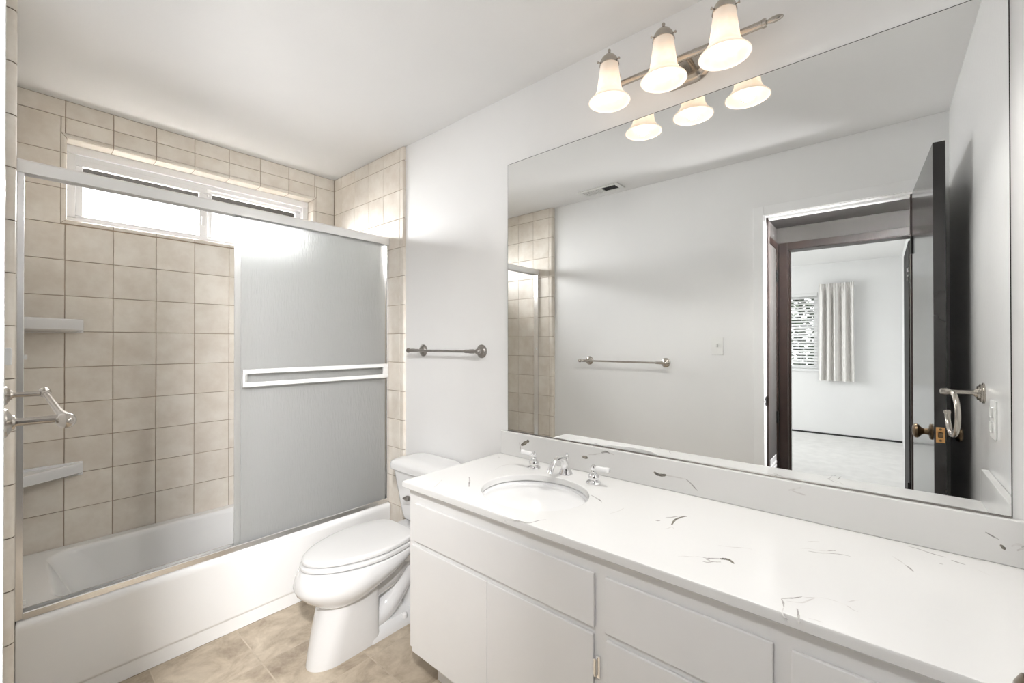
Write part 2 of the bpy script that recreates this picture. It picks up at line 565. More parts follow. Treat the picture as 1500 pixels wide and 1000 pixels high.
BN = 0.020                                        # bullnose width round the window
ZR = [ROW0 + k * P for k in range(-9, 8)]
rows_full = [z for z in cuts(0.0, ZC - 0.001, ROW0, P)]
rows_tub = [z for z in cuts(ZT - 0.004, ZC - 0.001, ROW0, P)]
rows_tub = [rows_tub[0]] + [z for z in rows_tub[1:] if z - rows_tub[0] > 0.02]
wb = bpy.data.objects['wall_back']
wl = bpy.data.objects['wall_left']
wr = bpy.data.objects['wall_right']
tile_obj('tile_facing', lambda bm, lay: tiles_with_hole(bm, lay, lambda a, b, d: (a, YB + d, b),
         cuts(XL + 0.001, XT - 0.001, COL0, P), rows_tub, (WX0 - BN, WX1 + BN, WZ0 - BN, WZ1 + BN)), wb)

def bull_window(bm, lay):
    X0, X1, Z0, Z1 = WX0 - BN, WX1 + BN, WZ0 - BN, WZ1 + BN
    prof = [(0.0, YB + 0.0012), (0.0012, YB), (0.007, YB)]
    r = BN - 0.007
    prof += [(0.007 + r * math.sin(R(15 * k)), YB + r - r * math.cos(R(15 * k))) for k in range(1, 7)]
    prof += [(BN, YB + WD)]
    def seg(side, a0, a1, c0, c1, tone):
        """a0..a1 along the side; c0/c1: mitred ends"""
        ra, rb = [], []
        for e, y in prof:
            s = a0 + (e if c0 else 0) + GAP / 2; t = a1 - (e if c1 else 0) - GAP / 2
            for lst, v in ((ra, s), (rb, t)):
                lst.append({'t': (v, y, Z1 - e), 'b': (v, y, Z0 + e), 'l': (X0 + e, y, v), 'r': (X1 - e, y, v)}[side])
        va = [bm.verts.new(p) for p in ra]; vb = [bm.verts.new(p) for p in rb]
        for i in range(len(va) - 1):
            f = bm.faces.new((va[i], va[i + 1], vb[i + 1], vb[i]))
            for lp in f.loops:
                lp[lay] = (tone[0], tone[1], tone[2], 1)
    for side, lo, hi, base in (('t', X0, X1, COL0), ('b', X0, X1, COL0), ('l', Z0, Z1, ROW0), ('r', Z0, Z1, ROW0)):
        c = [lo] + [v for v in cuts(lo, hi, base, P)[1:-1] if v - lo > 0.022 and hi - v > 0.022] + [hi]
        for i, (p, q) in enumerate(zip(c[:-1], c[1:])):
            seg(side, p, q, i == 0, i == len(c) - 2, rtone())
tile_obj('window_bullnose', bull_window, wb)

def side_wall(parent, face, wallx, sgn):
    """tiles on a side wall of the tub alcove; sgn = direction of the face normal in x"""
    to3d = lambda a, b, d: (face - sgn * d, a, b)
    tile_obj('tile_facing', lambda bm, lay: tiles_with_hole(bm, lay, to3d, cuts(YJ, YB - 0.001, YJ, P), rows_full, None, 0.0014), parent)
    bmg = bmesh.new()
    lo, hi = sorted((wallx, face - sgn * 0.0025))
    add_box(bmg, (lo, 2.085, 0), (hi, YB + 0.003, ZC))
    obj('grout_bed', bmg, M['grout'], parent)
    def bull(bm, lay):
        rr = min(abs(face - wallx), 0.020) - 0.001
        ye = YJ - 0.040
        prof = [(YJ - GAP / 2, face - sgn * 0.006), (YJ - GAP / 2, face - sgn * 0.001), (YJ - 0.003, face), (ye + rr, face)]
        prof += [(ye + rr - rr * math.sin(R(15 * k)), face - sgn * (rr - rr * math.cos(R(15 * k)))) for k in range(1, 7)]
        prof += [(ye, wallx)]
        for z0, z1 in zip(rows_full[:-1], rows_full[1:]):
            tone = rtone()
            va = [bm.verts.new((x, y, z0 + GAP / 2)) for y, x in prof]
            vb = [bm.verts.new((x, y, z1 - GAP / 2)) for y, x in prof]
            fs = [bm.faces.new((va[i], va[i + 1], vb[i + 1], vb[i])) for i in range(len(va) - 1)]
            for f in fs:
                for lp in f.loops:
                    lp[lay] = (tone[0], tone[1], tone[2], 1)
    tile_obj('bullnose_edge', bull, parent)
side_wall(wr, XT, XW, -1)
side_wall(wl, XL, 0.0, 1)

# ------------------------------------------------------------------ bath window
yw = YB + WD
w1 = thing('window_1', 'wide white vinyl slider window high in the tiled wall', 'window', (0.767, yw, WZ0))
struct(w1)
def frame_rect(bm, x0, x1, z0, z1, w, y0, y1, bev=0.003):
    """four frame bars as mitre-free boxes"""
    add_box(bm, (x0, y0, z0), (x1, y1, z0 + w[0]), bev)
    add_box(bm, (x0, y0, z1 - w[1]), (x1, y1, z1), bev)
    add_box(bm, (x0, y0 + 0.0004, z0 + w[0]), (x0 + w[2], y1 - 0.0004, z1 - w[1]), bev)
    add_box(bm, (x1 - w[3], y0 + 0.0004, z0 + w[0]), (x1, y1 - 0.0004, z1 - w[1]), bev)
bm = bmesh.new()
frame_rect(bm, WX0, WX1, WZ0, WZ1, (0.030, 0.040, 0.034, 0.034), yw - 0.004, yw + 0.07)
add_box(bm, (WX0 + 0.03, yw + 0.012, WZ1 - 0.062), (WX1 - 0.03, yw + 0.07, WZ1 - 0.038), 0.002)
obj('window_frame', bm, M['vinyl'], w1)
bm = bmesh.new()
frame_rect(bm, WX0 + 0.034, 0.768, WZ0 + 0.030, WZ1 - 0.060, (0.014, 0.030, 0.026, 0.040), yw + 0.010, yw + 0.034)
s1 = obj('sliding_sash', bm, M['vinyl'], w1)
obj('sash_latch', box((0.738, yw + 0.001, 1.985), (0.752, yw + 0.011, 2.04), 0.004), M['vinyl'], s1)
bm = bmesh.new()
frame_rect(bm, 0.764, WX1 - 0.034, WZ0 + 0.030, WZ1 - 0.060, (0.016, 0.016, 0.034, 0.034), yw + 0.036, yw + 0.060)
s2 = obj('fixed_sash', bm, M['vinyl'], w1)
obj('pane', box((WX0 + 0.06, yw + 0.020, WZ0 + 0.044), (0.728, yw + 0.024, WZ1 - 0.09)), M['glass'], s1)
obj('pane', box((0.798, yw + 0.046, WZ0 + 0.046), (WX1 - 0.068, yw + 0.050, WZ1 - 0.076)), M['glass'], s2)
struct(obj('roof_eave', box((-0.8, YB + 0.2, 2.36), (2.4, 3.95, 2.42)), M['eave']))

# ------------------------------------------------------------------ doorway, hall and bedroom
bm = bmesh.new()
cw = 0.060
cx1 = 0.0105
add_box(bm, (0, DY1 + 0.004, 0), (cx1, DY1 + cw, DZ + cw), 0.0015)
add_box(bm, (0, DY0 - cw, 0), (cx1, DY0 - 0.004, DZ + cw), 0.0015)
add_box(bm, (0, DY0 - 0.004, DZ + 0.004), (cx1 - 0.0003, DY1 + 0.004, DZ + cw), 0.0015)
t1 = struct(obj('trim_1', bm, M['trim']))
bm = bmesh.new()
add_box(bm, (-0.12, DY1, 0), (0.001, DY1 + 0.0175, DZ + 0.0175))
add_box(bm, (-0.12, DY0 - 0.0175, 0), (0.001, DY0, DZ + 0.0175))
add_box(bm, (-0.12, DY0, DZ), (0.001, DY1, DZ + 0.0175))
obj('jamb', bm, M['trim'], t1)
bm = bmesh.new()
add_box(bm, (-0.085, DY1 - 0.012, 0), (-0.042, DY1, DZ - 0.0), 0.001)
add_box(bm, (-0.085, DY0, 0), (-0.042, DY0 + 0.010, DZ), 0.001)
obj('door_stop', bm, M['dark_wood'], t1)
bm = bmesh.new()
add_box(bm, (-0.085, DY0 + 0.010, DZ - 0.012), (-0.042, DY1 - 0.012, DZ), 0.001)
obj('head_stop', bm, M['trim'], t1)
bm = bmesh.new()
add_box(bm, (-0.036, DY1 - 0.0015, 0.92), (-0.006, DY1, 0.98), 0.0005)
add_tube(bm, [(-0.004, DY1 - 0.001, 0.93), (0.008, DY1 - 0.002, 0.935), (0.014, DY1 + 0.002, 0.95), (0.008, DY1 - 0.002, 0.965), (-0.004, DY1 - 0.001, 0.97)], 0.0016, 6)
obj('strike_plate', bm, M['black_metal'], t1)

# bathroom door, standing open against the short wall
DHX, DHY, DW, DT = 0.014, -0.1285, 0.690, 0.035
dang = R(-2.3)
ddir = Vector((math.cos(dang), math.sin(dang), 0)); dnor = Vector((-math.sin(dang), math.cos(dang), 0))
def door_pt(s, t, z):
    p = Vector((DHX, DHY, 0)) + ddir * s - dnor * t
    return Vector((p.x, p.y, z))
d1 = struct(thing('door_1', 'dark stained flush door standing open beside the mirror', 'door', door_pt(0, DT / 2, 0)))
def slab(s0, s1, t0, t1, z0, z1, bev=0.0015):
    bm = bmesh.new()
    add_box(bm, (s0, -t1, z0), (s1, -t0, z1), bev)
    bmesh.ops.transform(bm, matrix=Matrix.Translation((DHX, DHY, 0)) @ Matrix.Rotation(dang, 4, 'Z'), verts=bm.verts)
    return bm
obj('door_slab', slab(0, DW, 0, DT, 0.012, 2.066), M['door'], d1)
zk = 0.958
lp = obj('latch_plate', slab(DW - 0.0005, DW + 0.0012, 0.005, 0.030, zk - 0.029, zk + 0.029, 0.0004), M['brass'], d1)
bm = slab(DW + 0.001, DW + 0.009, 0.0105, 0.0245, zk - 0.011, zk + 0.011, 0.003)
for dz in (-0.021, 0.021):
    add_lathe(bm, door_pt(DW + 0.001, 0.0175, zk + dz), ddir, [(0, 0.0042), (0.001, 0.0042), (0.0014, 0.002)], 12)
obj('latch_bolt', bm, M['bronze'], lp)
for s, nn in ((1, dnor), (-1, -dnor)):
    o0 = door_pt(DW - 0.060, 0 if s > 0 else DT, zk)
    k = 1.0 if s > 0 else 0.9
    obj('door_knob', lathe(o0, nn, [(0, 0.031), (0.004, 0.031), (0.007, 0.026), (0.009, 0.013), (0.022 * k, 0.011), (0.030 * k, 0.016), (0.036 * k, 0.025), (0.043 * k, 0.0285), (0.050 * k, 0.027), (0.055 * k, 0.019), (0.057 * k, 0.0)]), M['bronze'], d1)
for z in (0.28, 1.80):
    obj('hinge', lathe(door_pt(-0.004, -0.003, z - 0.045), (0, 0, 1), [(0, 0.006), (0.09, 0.006)], 12), M['black_metal'], d1)

HZ = 2.215
HY = 0.622
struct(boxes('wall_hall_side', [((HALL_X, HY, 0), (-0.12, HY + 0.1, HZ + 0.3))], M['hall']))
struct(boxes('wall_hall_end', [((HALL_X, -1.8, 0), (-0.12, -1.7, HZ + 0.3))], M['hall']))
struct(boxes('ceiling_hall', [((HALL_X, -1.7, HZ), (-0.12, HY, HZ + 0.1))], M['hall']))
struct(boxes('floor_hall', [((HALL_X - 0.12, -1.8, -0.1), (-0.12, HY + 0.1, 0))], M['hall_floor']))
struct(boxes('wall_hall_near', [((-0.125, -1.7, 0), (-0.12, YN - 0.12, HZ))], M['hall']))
for (loc, d, pw), lab in zip(HALL_FILLS, ('square housing of an added fill light right outside the doorway', 'square housing of an added fill light farther along the hall')):
    d = Vector(d).normalized(); u, w = frame_for(d); u = Vector((d.y, -d.x, 0)).normalized(); w = d.cross(u)
    o = Vector(loc) - d * 0.004
    hl = thing('added_fill_fixture', lab, 'spotlight', (loc[0], loc[1], HZ), 'added hall fill lights')  # fixture added around the unseen fill light
    bm = bmesh.new()
    def sq(k, hw, hh):
        c = o - d * k
        return [c + u * hw + w * hh, c - u * hw + w * hh, c - u * hw - w * hh, c + u * hw - w * hh]
    add_loft(bm, [sq(0.0, 0.12, 0.06), sq(0.012, 0.115, 0.055), sq(0.03, 0.06, 0.03)])
    obj('housing', bm, M['nickel'], hl, angle=30)
    obj('bracket', tube([o - d * 0.025, (loc[0] - d.x * 0.03, loc[1] - d.y * 0.03, HZ)], 0.012, 12), M['nickel'], hl)
fo, fd = Vector(LOW_FILL[0]), Vector(LOW_FILL[1]).normalized()
fl = thing('added_fill_stand', 'added fill light built as a nickel floor lamp, unseen in the hall', 'lamp', (fo.x - 0.06, fo.y - 0.10, 0))  # stand added to carry the low fill light, out of view
obj('fill_base', lathe((fo.x - 0.06, fo.y - 0.10, 0.0), (0, 0, 1), [(0, 0.12), (0.012, 0.12), (0.020, 0.105), (0.026, 0.02)], 32), M['nickel'], fl)
obj('pole', tube([(fo.x - 0.06, fo.y - 0.10, 0.02), (fo.x - 0.06, fo.y - 0.10, 1.17)], 0.011, 14), M['nickel'], fl)
obj('fill_head', lathe(fo - fd * 0.006, -fd, [(0, 0.145), (0.02, 0.14), (0.09, 0.06), (0.12, 0.03), (0.122, 0)], 32), M['nickel'], fl)
BY0, BY1, BZ = -0.185, 0.545, 2.035
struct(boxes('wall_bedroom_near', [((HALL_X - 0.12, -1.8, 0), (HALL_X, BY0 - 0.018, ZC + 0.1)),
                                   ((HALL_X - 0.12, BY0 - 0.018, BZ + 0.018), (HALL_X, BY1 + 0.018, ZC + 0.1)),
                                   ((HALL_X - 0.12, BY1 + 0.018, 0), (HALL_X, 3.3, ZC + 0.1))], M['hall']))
bm = bmesh.new()
for xa, xb in ((HALL_X, HALL_X + 0.012), (HALL_X - 0.132, HALL_X - 0.12)):
    add_box(bm, (xa, BY1 + 0.004, 0), (xb, BY1 + 0.058, BZ + 0.058), 0.002)
    add_box(bm, (xa, BY0 - 0.058 if xa > HALL_X - 0.05 else BY0 - 0.02, 0), (xb, BY0 - 0.004, BZ + 0.058), 0.002)
    add_box(bm, (xa + 0.0003, BY0 - 0.004, BZ + 0.004), (xb - 0.0003, BY1 + 0.004, BZ + 0.058), 0.002)
t2 = struct(obj('trim_2', bm, M['dark_wood']))
bm = bmesh.new()
add_box(bm, (HALL_X - 0.12, BY1, 0), (HALL_X + 0.001, BY1 + 0.0175, BZ + 0.0175))
add_box(bm, (HALL_X - 0.12, BY0 - 0.0175, 0), (HALL_X + 0.001, BY0, BZ + 0.0175))
add_box(bm, (HALL_X - 0.12, BY0, BZ), (HALL_X + 0.001, BY1, BZ + 0.0175))
add_box(bm, (HALL_X - 0.075, BY1 - 0.012, 0), (HALL_X - 0.04, BY1, BZ))
obj('jamb', bm, M['dark_wood'], t2)
# hall closet door in the hall's side wall
t3 = thing('trim_3', 'dark casing of the hall door', 'casing', (-0.72, HY, 0)); struct(t3)
bm = bmesh.new()
add_box(bm, (-0.965, HY - 0.014, 0), (-0.915, HY, 2.09), 0.002)
add_box(bm, (-0.40, HY - 0.014, 0), (-0.35, HY, 2.09), 0.002)
add_box(bm, (-0.915, HY - 0.0137, 2.04), (-0.40, HY, 2.09), 0.002)
obj('casing', bm, M['dark_wood'], t3)
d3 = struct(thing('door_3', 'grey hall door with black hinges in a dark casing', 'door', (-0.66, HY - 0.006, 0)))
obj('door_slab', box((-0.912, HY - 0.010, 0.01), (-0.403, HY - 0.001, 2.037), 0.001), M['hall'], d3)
for z in (0.73, 1.825):
    obj('hinge', box((-0.918, HY - 0.022, z - 0.045), (-0.898, HY - 0.010, z + 0.045), 0.002), M['black_metal'], d3)
bm = bmesh.new()
add_box(bm, (-0.86, HY - 0.016, 0.03), (-0.45, HY - 0.010, 0.45), 0.002)
for k in range(12):
    add_box(bm, (-0.84, HY - 0.022, 0.06 + 0.03 * k), (-0.47, HY - 0.015, 0.075 + 0.03 * k), 0.001)
obj('air_grille', bm, M['trim'], d3)

# bedroom
BR = -0.225
struct(boxes('wall_bedroom_right', [((BED_X - 0.1, BR - 0.1, 0), (HALL_X - 0.12, BR, ZC + 0.1))], M['wall']))
W2 = (0.676, 1.80, 0.93, 2.03)
struct(boxes('wall_bedroom_far', [((BED_X - 0.12, BR - 0.1, 0), (BED_X, W2[0], ZC + 0.1)), ((BED_X - 0.12, W2[1], 0), (BED_X, 3.3, ZC + 0.1)),
                                  ((BED_X - 0.12, W2[0], 0), (BED_X, W2[1], W2[2])), ((BED_X - 0.12, W2[0], W2[3]), (BED_X, W2[1], ZC + 0.1))], M['wall']))
struct(boxes('wall_bedroom_side', [((BED_X - 0.12, 3.2, 0), (-3.75, 3.3, ZC + 0.1)), ((-2.05, 3.2, 0), (HALL_X, 3.3, ZC + 0.1)),
                                   ((-3.75, 3.2, 0), (-2.05, 3.3, 0.85)), ((-3.75, 3.2, 2.15), (-2.05, 3.3, ZC + 0.1))], M['wall']))  # opening added for the unseen side light
struct(boxes('ceiling_bedroom', [((BED_X, BR, ZC), (HALL_X - 0.12, 3.2, ZC + 0.1))], M['ceiling']))
struct(boxes('floor_bedroom', [((BED_X - 0.12, BR - 0.1, -0.1), (HALL_X - 0.12, 3.3, 0))], M['carpet']))
struct(boxes('baseboard_shadow_bedroom', [((BED_X, BR, 0.0), (BED_X + 0.012, 3.2, 0.022))], M['rubber']))  # dark strip painting the shadow line at the baseboard gap
d2 = struct(thing('door_2', 'dark bedroom door standing open beyond the hall', 'door', (-1.50, -0.178, 0)))
obj('door_slab', box((-1.885, -0.192, 0.012), (-1.135, -0.157, 2.025), 0.0015), M['door_matt'], d2)
for z in (0.28, 1.787):
    obj('hinge', box((-1.145, -0.158, z - 0.045), (-1.118, -0.146, z + 0.045), 0.002), M['black_metal'], d2)
w2 = struct(thing('window_2', 'bedroom window with white blinds beside the ivory curtain', 'window', (BED_X - 0.06, 1.2, W2[2])))
bm = bmesh.new()
frame_rect(bm, 0, 1, 0, 1, (0.001,) * 4, 0, 0.001) if False else None
for lo, hi in (((BED_X - 0.11, W2[0], W2[2]), (BED_X - 0.05, W2[1], W2[2] + 0.05)), ((BED_X - 0.11, W2[0], W2[3] - 0.05), (BED_X - 0.05, W2[1], W2[3])),
               ((BED_X - 0.11, W2[0], W2[2] + 0.05), (BED_X - 0.05, W2[0] + 0.05, W2[3] - 0.05)), ((BED_X - 0.11, W2[1] - 0.05, W2[2] + 0.05), (BED_X - 0.05, W2[1], W2[3] - 0.05))):
    add_box(bm, lo, hi, 0.003)
obj('window_frame', bm, M['vinyl'], w2)
obj('window_sill', box((BED_X - 0.05, W2[0] - 0.02, W2[2] - 0.035), (BED_X + 0.03, W2[1] + 0.02, W2[2] - 0.003), 0.003), M['vinyl'], w2)
obj('pane', box((BED_X - 0.092, W2[0] + 0.05, W2[2] + 0.05), (BED_X - 0.088, W2[1] - 0.05, W2[3] - 0.05)), M['glass'], w2)
bl = thing('window_blind', 'white horizontal slat blind over the bedroom window', 'blind', (BED_X - 0.01, 1.2, W2[3]))
obj('head_rail', box((BED_X - 0.04, W2[0] + 0.004, W2[3] - 0.045), (BED_X - 0.002, W2[1] - 0.004, W2[3] - 0.001), 0.002), M['slat'], bl)
bm = bmesh.new()
z = W2[3] - 0.07
while z > W2[2] + 0.05:
    v = [bm.verts.new(p) for p in ((BED_X - 0.040, W2[0] + 0.008, z + 0.013), (BED_X - 0.040, W2[1] - 0.008, z + 0.013), (BED_X - 0.004, W2[1] - 0.008, z - 0.013), (BED_X - 0.004, W2[0] + 0.008, z - 0.013))]
    u = [bm.verts.new(q.co + Vector((0, 0, 0.002))) for q in v]
    bm.faces.new(v[::-1]); bm.faces.new(u)
    for i in range(4):
        bm.faces.new((v[i], v[(i + 1) % 4], u[(i + 1) % 4], u[i]))
    z -= 0.043
obj('slats', bm, M['slat'], bl)
obj('bottom_rail', box((BED_X - 0.036, W2[0] + 0.006, W2[2] + 0.006), (BED_X - 0.006, W2[1] - 0.006, W2[2] + 0.022), 0.002), M['slat'], bl)
for y in (W2[0] + 0.14, 1.2):
    obj('ladder_cord', tube([(BED_X - 0.003, y, W2[2] + 0.02), (BED_X - 0.003, y, W2[3] - 0.04)], 0.0012, 6), M['slat'], bl)
# curtain
def curtain(y0, y1, z0, z1, x):
    n, rows = 130, 26
    bm = bmesh.new()
    def pt(i, j, off):
        s = i / n; t = j / rows
        g = 1 - t
        ph = 2 * math.pi * s
        head = max(0, (t - 0.88) / 0.12)
        wave = 0.030 * math.sin(ph * 4.5 + 0.6 * math.sin(ph * 1.3)) * (1 - 0.75 * head) + 0.012 * math.sin(ph * 9 + 1) * (1 - head)
        pin = 0.012 * math.sin(ph * 13) * head
        flare = 1 + 0.06 * g * g
        yc = (y0 + y1) / 2
        y = yc + (y0 + (y1 - y0) * s - yc) * flare + 0.006 * math.sin(ph * 4.5 + 1.4) * g
        return (x + wave + pin + off, y, z0 + (z1 - z0) * t)
    f = [[bm.verts.new(pt(i, j, 0.002)) for i in range(n + 1)] for j in range(rows + 1)]
    b = [[bm.verts.new(pt(i, j, -0.002)) for i in range(n + 1)] for j in range(rows + 1)]
    for j in range(rows):
        for i in range(n):
            bm.faces.new((f[j][i], f[j][i + 1], f[j + 1][i + 1], f[j + 1][i]))
            bm.faces.new((b[j][i + 1], b[j][i], b[j + 1][i], b[j + 1][i + 1]))
        bm.faces.new((f[j][0], f[j + 1][0], b[j + 1][0], b[j][0])); bm.faces.new((f[j][n], b[j][n], b[j + 1][n], f[j + 1][n]))
    for i in range(n):
        bm.faces.new((f[0][i + 1], f[0][i], b[0][i], b[0][i + 1])); bm.faces.new((f[rows][i], f[rows][i + 1], b[rows][i + 1], b[rows][i]))
    return bm
cu = thing('curtain', 'pleated ivory curtain hanging beside the bedroom window', 'curtain', (BED_X + 0.07, 0.45, 0.775))
obj('pleated_panel', curtain(0.262, 0.650, 0.772, 2.140, BED_X + 0.07), M['curtain'], cu, angle=60)
obj('curtain_rod', tube([(BED_X + 0.05, 0.24, 2.105), (BED_X + 0.05, 0.66, 2.105)], 0.008, 10), M['vinyl'], cu)
for y in (0.27, 0.63):
    obj('rod_bracket', box((BED_X, y - 0.008, 2.09), (BED_X + 0.05, y + 0.008, 2.12), 0.002), M['vinyl'], cu)
# greenery beyond the blinds
bm = bmesh.new()
for k in range(5200):
    c = Vector((random.uniform(-6.9, -6.2), random.uniform(0.0, 3.0), 0.5 + random.random() * 2.2))
    a, b_ = random.uniform(0, 6.28), random.uniform(-0.8, 0.8)
    d = Vector((math.cos(a) * math.cos(b_), math.sin(a) * math.cos(b_), math.sin(b_))); u, w = frame_for(d)
    L = random.uniform(0.06, 0.14)
    v = [bm.verts.new(c + d * L), bm.verts.new(c + u * L * 0.4), bm.verts.new(c - d * L), bm.verts.new(c - u * L * 0.4)]
    bm.faces.new(v)
hd = thing('hedge', 'green leafy hedge outside the bedroom window blinds', 'hedge', (-6.55, 1.3, 0))
obj('foliage', bm, M['leaf'], hd)
bm = bmesh.new()
for y in (0.5, 1.1, 1.7, 2.2):
    add_tube(bm, [(-6.55, y, 0), (-6.53, y + 0.04, 0.8), (-6.55, y, 1.6), (-6.5, y + 0.06, 2.3)], [0.03, 0.026, 0.018, 0.008], 8)
obj('trunks', bm, M['dark_wood'], hd)
struct(obj('ground_outside', box((-20, -12, -0.2), (14, 30, -0.1)), M['soil']))

# ------------------------------------------------------------------ bathtub
TY0 = 2.196
tx0, tx1 = XL + 0.0015, XT - 0.0015
tub = thing('bathtub', 'white alcove bathtub with a plain apron below the shower doors', 'bathtub', (0.76, 2.54, 0))
bm = bmesh.new()
ix0, ix1, iy0, iy1 = tx0 + 0.10, tx1 - 0.085, TY0 + 0.095, YB - 0.062
def ring(x0, x1, y0, y1, r, z):
    return rrect(x0, x1, y0, y1, r, z, 7)
yb_ = YB - 0.002
rings = [ring(tx0, tx1, TY0 + 0.034, yb_, 0.004, 0.002),
         ring(tx0, tx1, TY0 + 0.034, yb_, 0.004, 0.058),
         ring(tx0, tx1, TY0 + 0.028, yb_, 0.004, 0.066),
         ring(tx0, tx1, TY0 + 0.021, yb_, 0.004, 0.078),
         ring(tx0, tx1, TY0 + 0.010, yb_, 0.004, 0.26),
         ring(tx0, tx1, TY0 + 0.003, yb_, 0.004, 0.335),
         ring(tx0, tx1, TY0 + 0.002, yb_, 0.004, 0.347),
         ring(tx0 + 0.001, tx1 - 0.001, TY0 + 0.007, yb_ - 0.001, 0.004, 0.359),
         ring(tx0 + 0.004, tx1 - 0.004, TY0 + 0.019, yb_ - 0.003, 0.006, ZT),
         ring(ix0 - 0.012, ix1 + 0.012, iy0 - 0.012, iy1 + 0.012, 0.10, ZT),
         ring(ix0 - 0.002, ix1 + 0.002, iy0 - 0.003, iy1 + 0.003, 0.10, ZT - 0.006),
         ring(ix0 + 0.006, ix1 - 0.003, iy0 + 0.003, iy1 - 0.003, 0.10, ZT - 0.022),
         ring(ix0 + 0.028, ix1 - 0.010, iy0 + 0.012, iy1 - 0.012, 0.115, 0.30),
         ring(ix0 + 0.062, ix1 - 0.020, iy0 + 0.022, iy1 - 0.022, 0.13, 0.22),
         ring(ix0 + 0.12, ix1 - 0.035, iy0 + 0.040, iy1 - 0.040, 0.14, 0.13),
         ring(ix0 + 0.17, ix1 - 0.06, iy0 + 0.065, iy1 - 0.065, 0.11, 0.075),
         ring(ix0 + 0.25, ix1 - 0.11, iy0 + 0.12, iy1 - 0.12, 0.08, 0.066)]
add_loft(bm, rings)
obj('tub_shell', bm, M['tub'], tub, angle=50)
obj('drain', lathe((ix1 - 0.19, (iy0 + iy1) / 2, 0.0665), (0, 0, 1), [(0, 0.03), (0.002, 0.03), (0.004, 0.02), (0.004, 0)]), M['chrome'], tub)

# ------------------------------------------------------------------ sliding shower doors
FY0, FY1 = 2.214, 2.262
en = thing('shower_door_frame', 'bright aluminium frame of the sliding shower doors on the tub rim', 'shower frame', (0.76, 2.238, ZT))
HZ0, HZ1 = 1.888, 1.930
bm = bmesh.new()
prof = [(FY0, HZ0), (FY0, HZ1 - 0.004), (FY0 + 0.004, HZ1), (FY0 + 0.018, HZ1 + 0.006), (FY1 - 0.012, HZ1 + 0.012), (FY1, HZ1 + 0.004), (FY1, HZ0),
        (FY1 - 0.003, HZ0), (FY1 - 0.003, HZ1 - 0.006), (FY0 + 0.003, HZ1 - 0.006), (FY0 + 0.003, HZ0)]
add_loft(bm, [[(x, y, z) for y, z in prof] for x in (XL + 0.002, XT - 0.002)])
obj('header_rail', bm, M['alu_white'], en, angle=20)
obj('jamb_rail', box((XL + 0.001, FY0 + 0.002, ZT + 0.002), (XL + 0.019, FY1 - 0.004, HZ0), 0.002), M['alu'], en)
bm = bmesh.new()
add_box(bm, (XT - 0.017, FY0 + 0.002, ZT + 0.002), (XT - 0.001, FY1 - 0.004, HZ0), 0.002)
obj('jamb_rail', bm, M['alu'], en)
bm = bmesh.new()
prof = [(FY0, ZT + 0.001), (FY0, ZT + 0.022), (FY0 + 0.003, ZT + 0.025), (FY0 + 0.007, ZT + 0.022), (FY0 + 0.008, ZT + 0.008), (FY0 + 0.024, ZT + 0.007), (FY0 + 0.025, ZT + 0.018),
        (FY0 + 0.027, ZT + 0.018), (FY0 + 0.028, ZT + 0.007), (FY1 - 0.004, ZT + 0.008), (FY1 - 0.002, ZT + 0.022), (FY1, ZT + 0.022), (FY1, ZT + 0.001)]
add_loft(bm, [[(x, y, z) for y, z in prof] for x in (XL + 0.019, XT - 0.017)])
obj('bottom_track', bm, M['alu'], en, angle=20)
obj('bumper', box((XL + 0.019, FY0 + 0.010, ZT + 0.045), (XL + 0.027, FY0 + 0.020, ZT + 0.062), 0.002), M['plastic_shade'], en)
obj('bumper', box((XL + 0.019, FY0 + 0.010, 1.25), (XL + 0.027, FY0 + 0.020, 1.266), 0.002), M['plastic_shade'], en)

gz0, gz1 = ZT + 0.014, HZ0 + 0.012
def glass_panel(x0, x1, y, label, bar):
    t = thing('sliding_glass_panel', label, 'shower door', ((x0 + x1) / 2, y, gz0), 'obscure glass shower panels')
    obj('glass_sheet', box((x0, y - 0.0025, gz0), (x1, y + 0.0025, gz1 - 0.008), 0.0006, 1), M['rain_glass'], t)
    obj('top_hanger', box((x0 + 0.004, y - 0.005, gz1 - 0.008), (x1 - 0.004, y + 0.005, gz1 + 0.004), 0.001), M['alu'], t)
    if bar:
        yb = y - 0.0445
        rz0, rz1 = 1.106, 1.186
        bm = bmesh.new()
        bx0, bx1 = x0 - 0.004, x1 - 0.006
        add_box(bm, (bx0, yb, rz1 - 0.020), (bx1, yb + 0.012, rz1), 0.0025)
        add_box(bm, (bx0, yb, rz0), (bx1, yb + 0.012, rz0 + 0.020), 0.0025)
        add_box(bm, (bx0, yb + 0.0004, rz0 + 0.018), (bx0 + 0.008, yb + 0.0116, rz1 - 0.018), 0.001)
        add_box(bm, (bx1 - 0.030, yb + 0.004, rz0 + 0.018), (bx1, yb + 0.0116, rz1 - 0.018), 0.001)
        tb = obj('towel_bar', bm, M['alu_white'], t)
        for xx in (x0 + 0.004, x1 - 0.022):
            obj('bracket', box((xx, yb + 0.012, rz0 + 0.004), (xx + 0.014, y - 0.0027, rz1 - 0.004), 0.002), M['alu'], tb)
    obj('bottom_guide', box((x0 + 0.03, y - 0.006, gz0 - 0.006), (x0 + 0.14, y - 0.0027, gz0 + 0.008), 0.001), M['rubber'], t)
    return t
glass_panel(0.708, 1.464, FY0 + 0.016, 'obscure glass shower panel carrying the double towel bar', True)
glass_panel(0.688, 1.448, FY0 + 0.037, 'plain obscure glass panel behind the one with the towel bar', False)

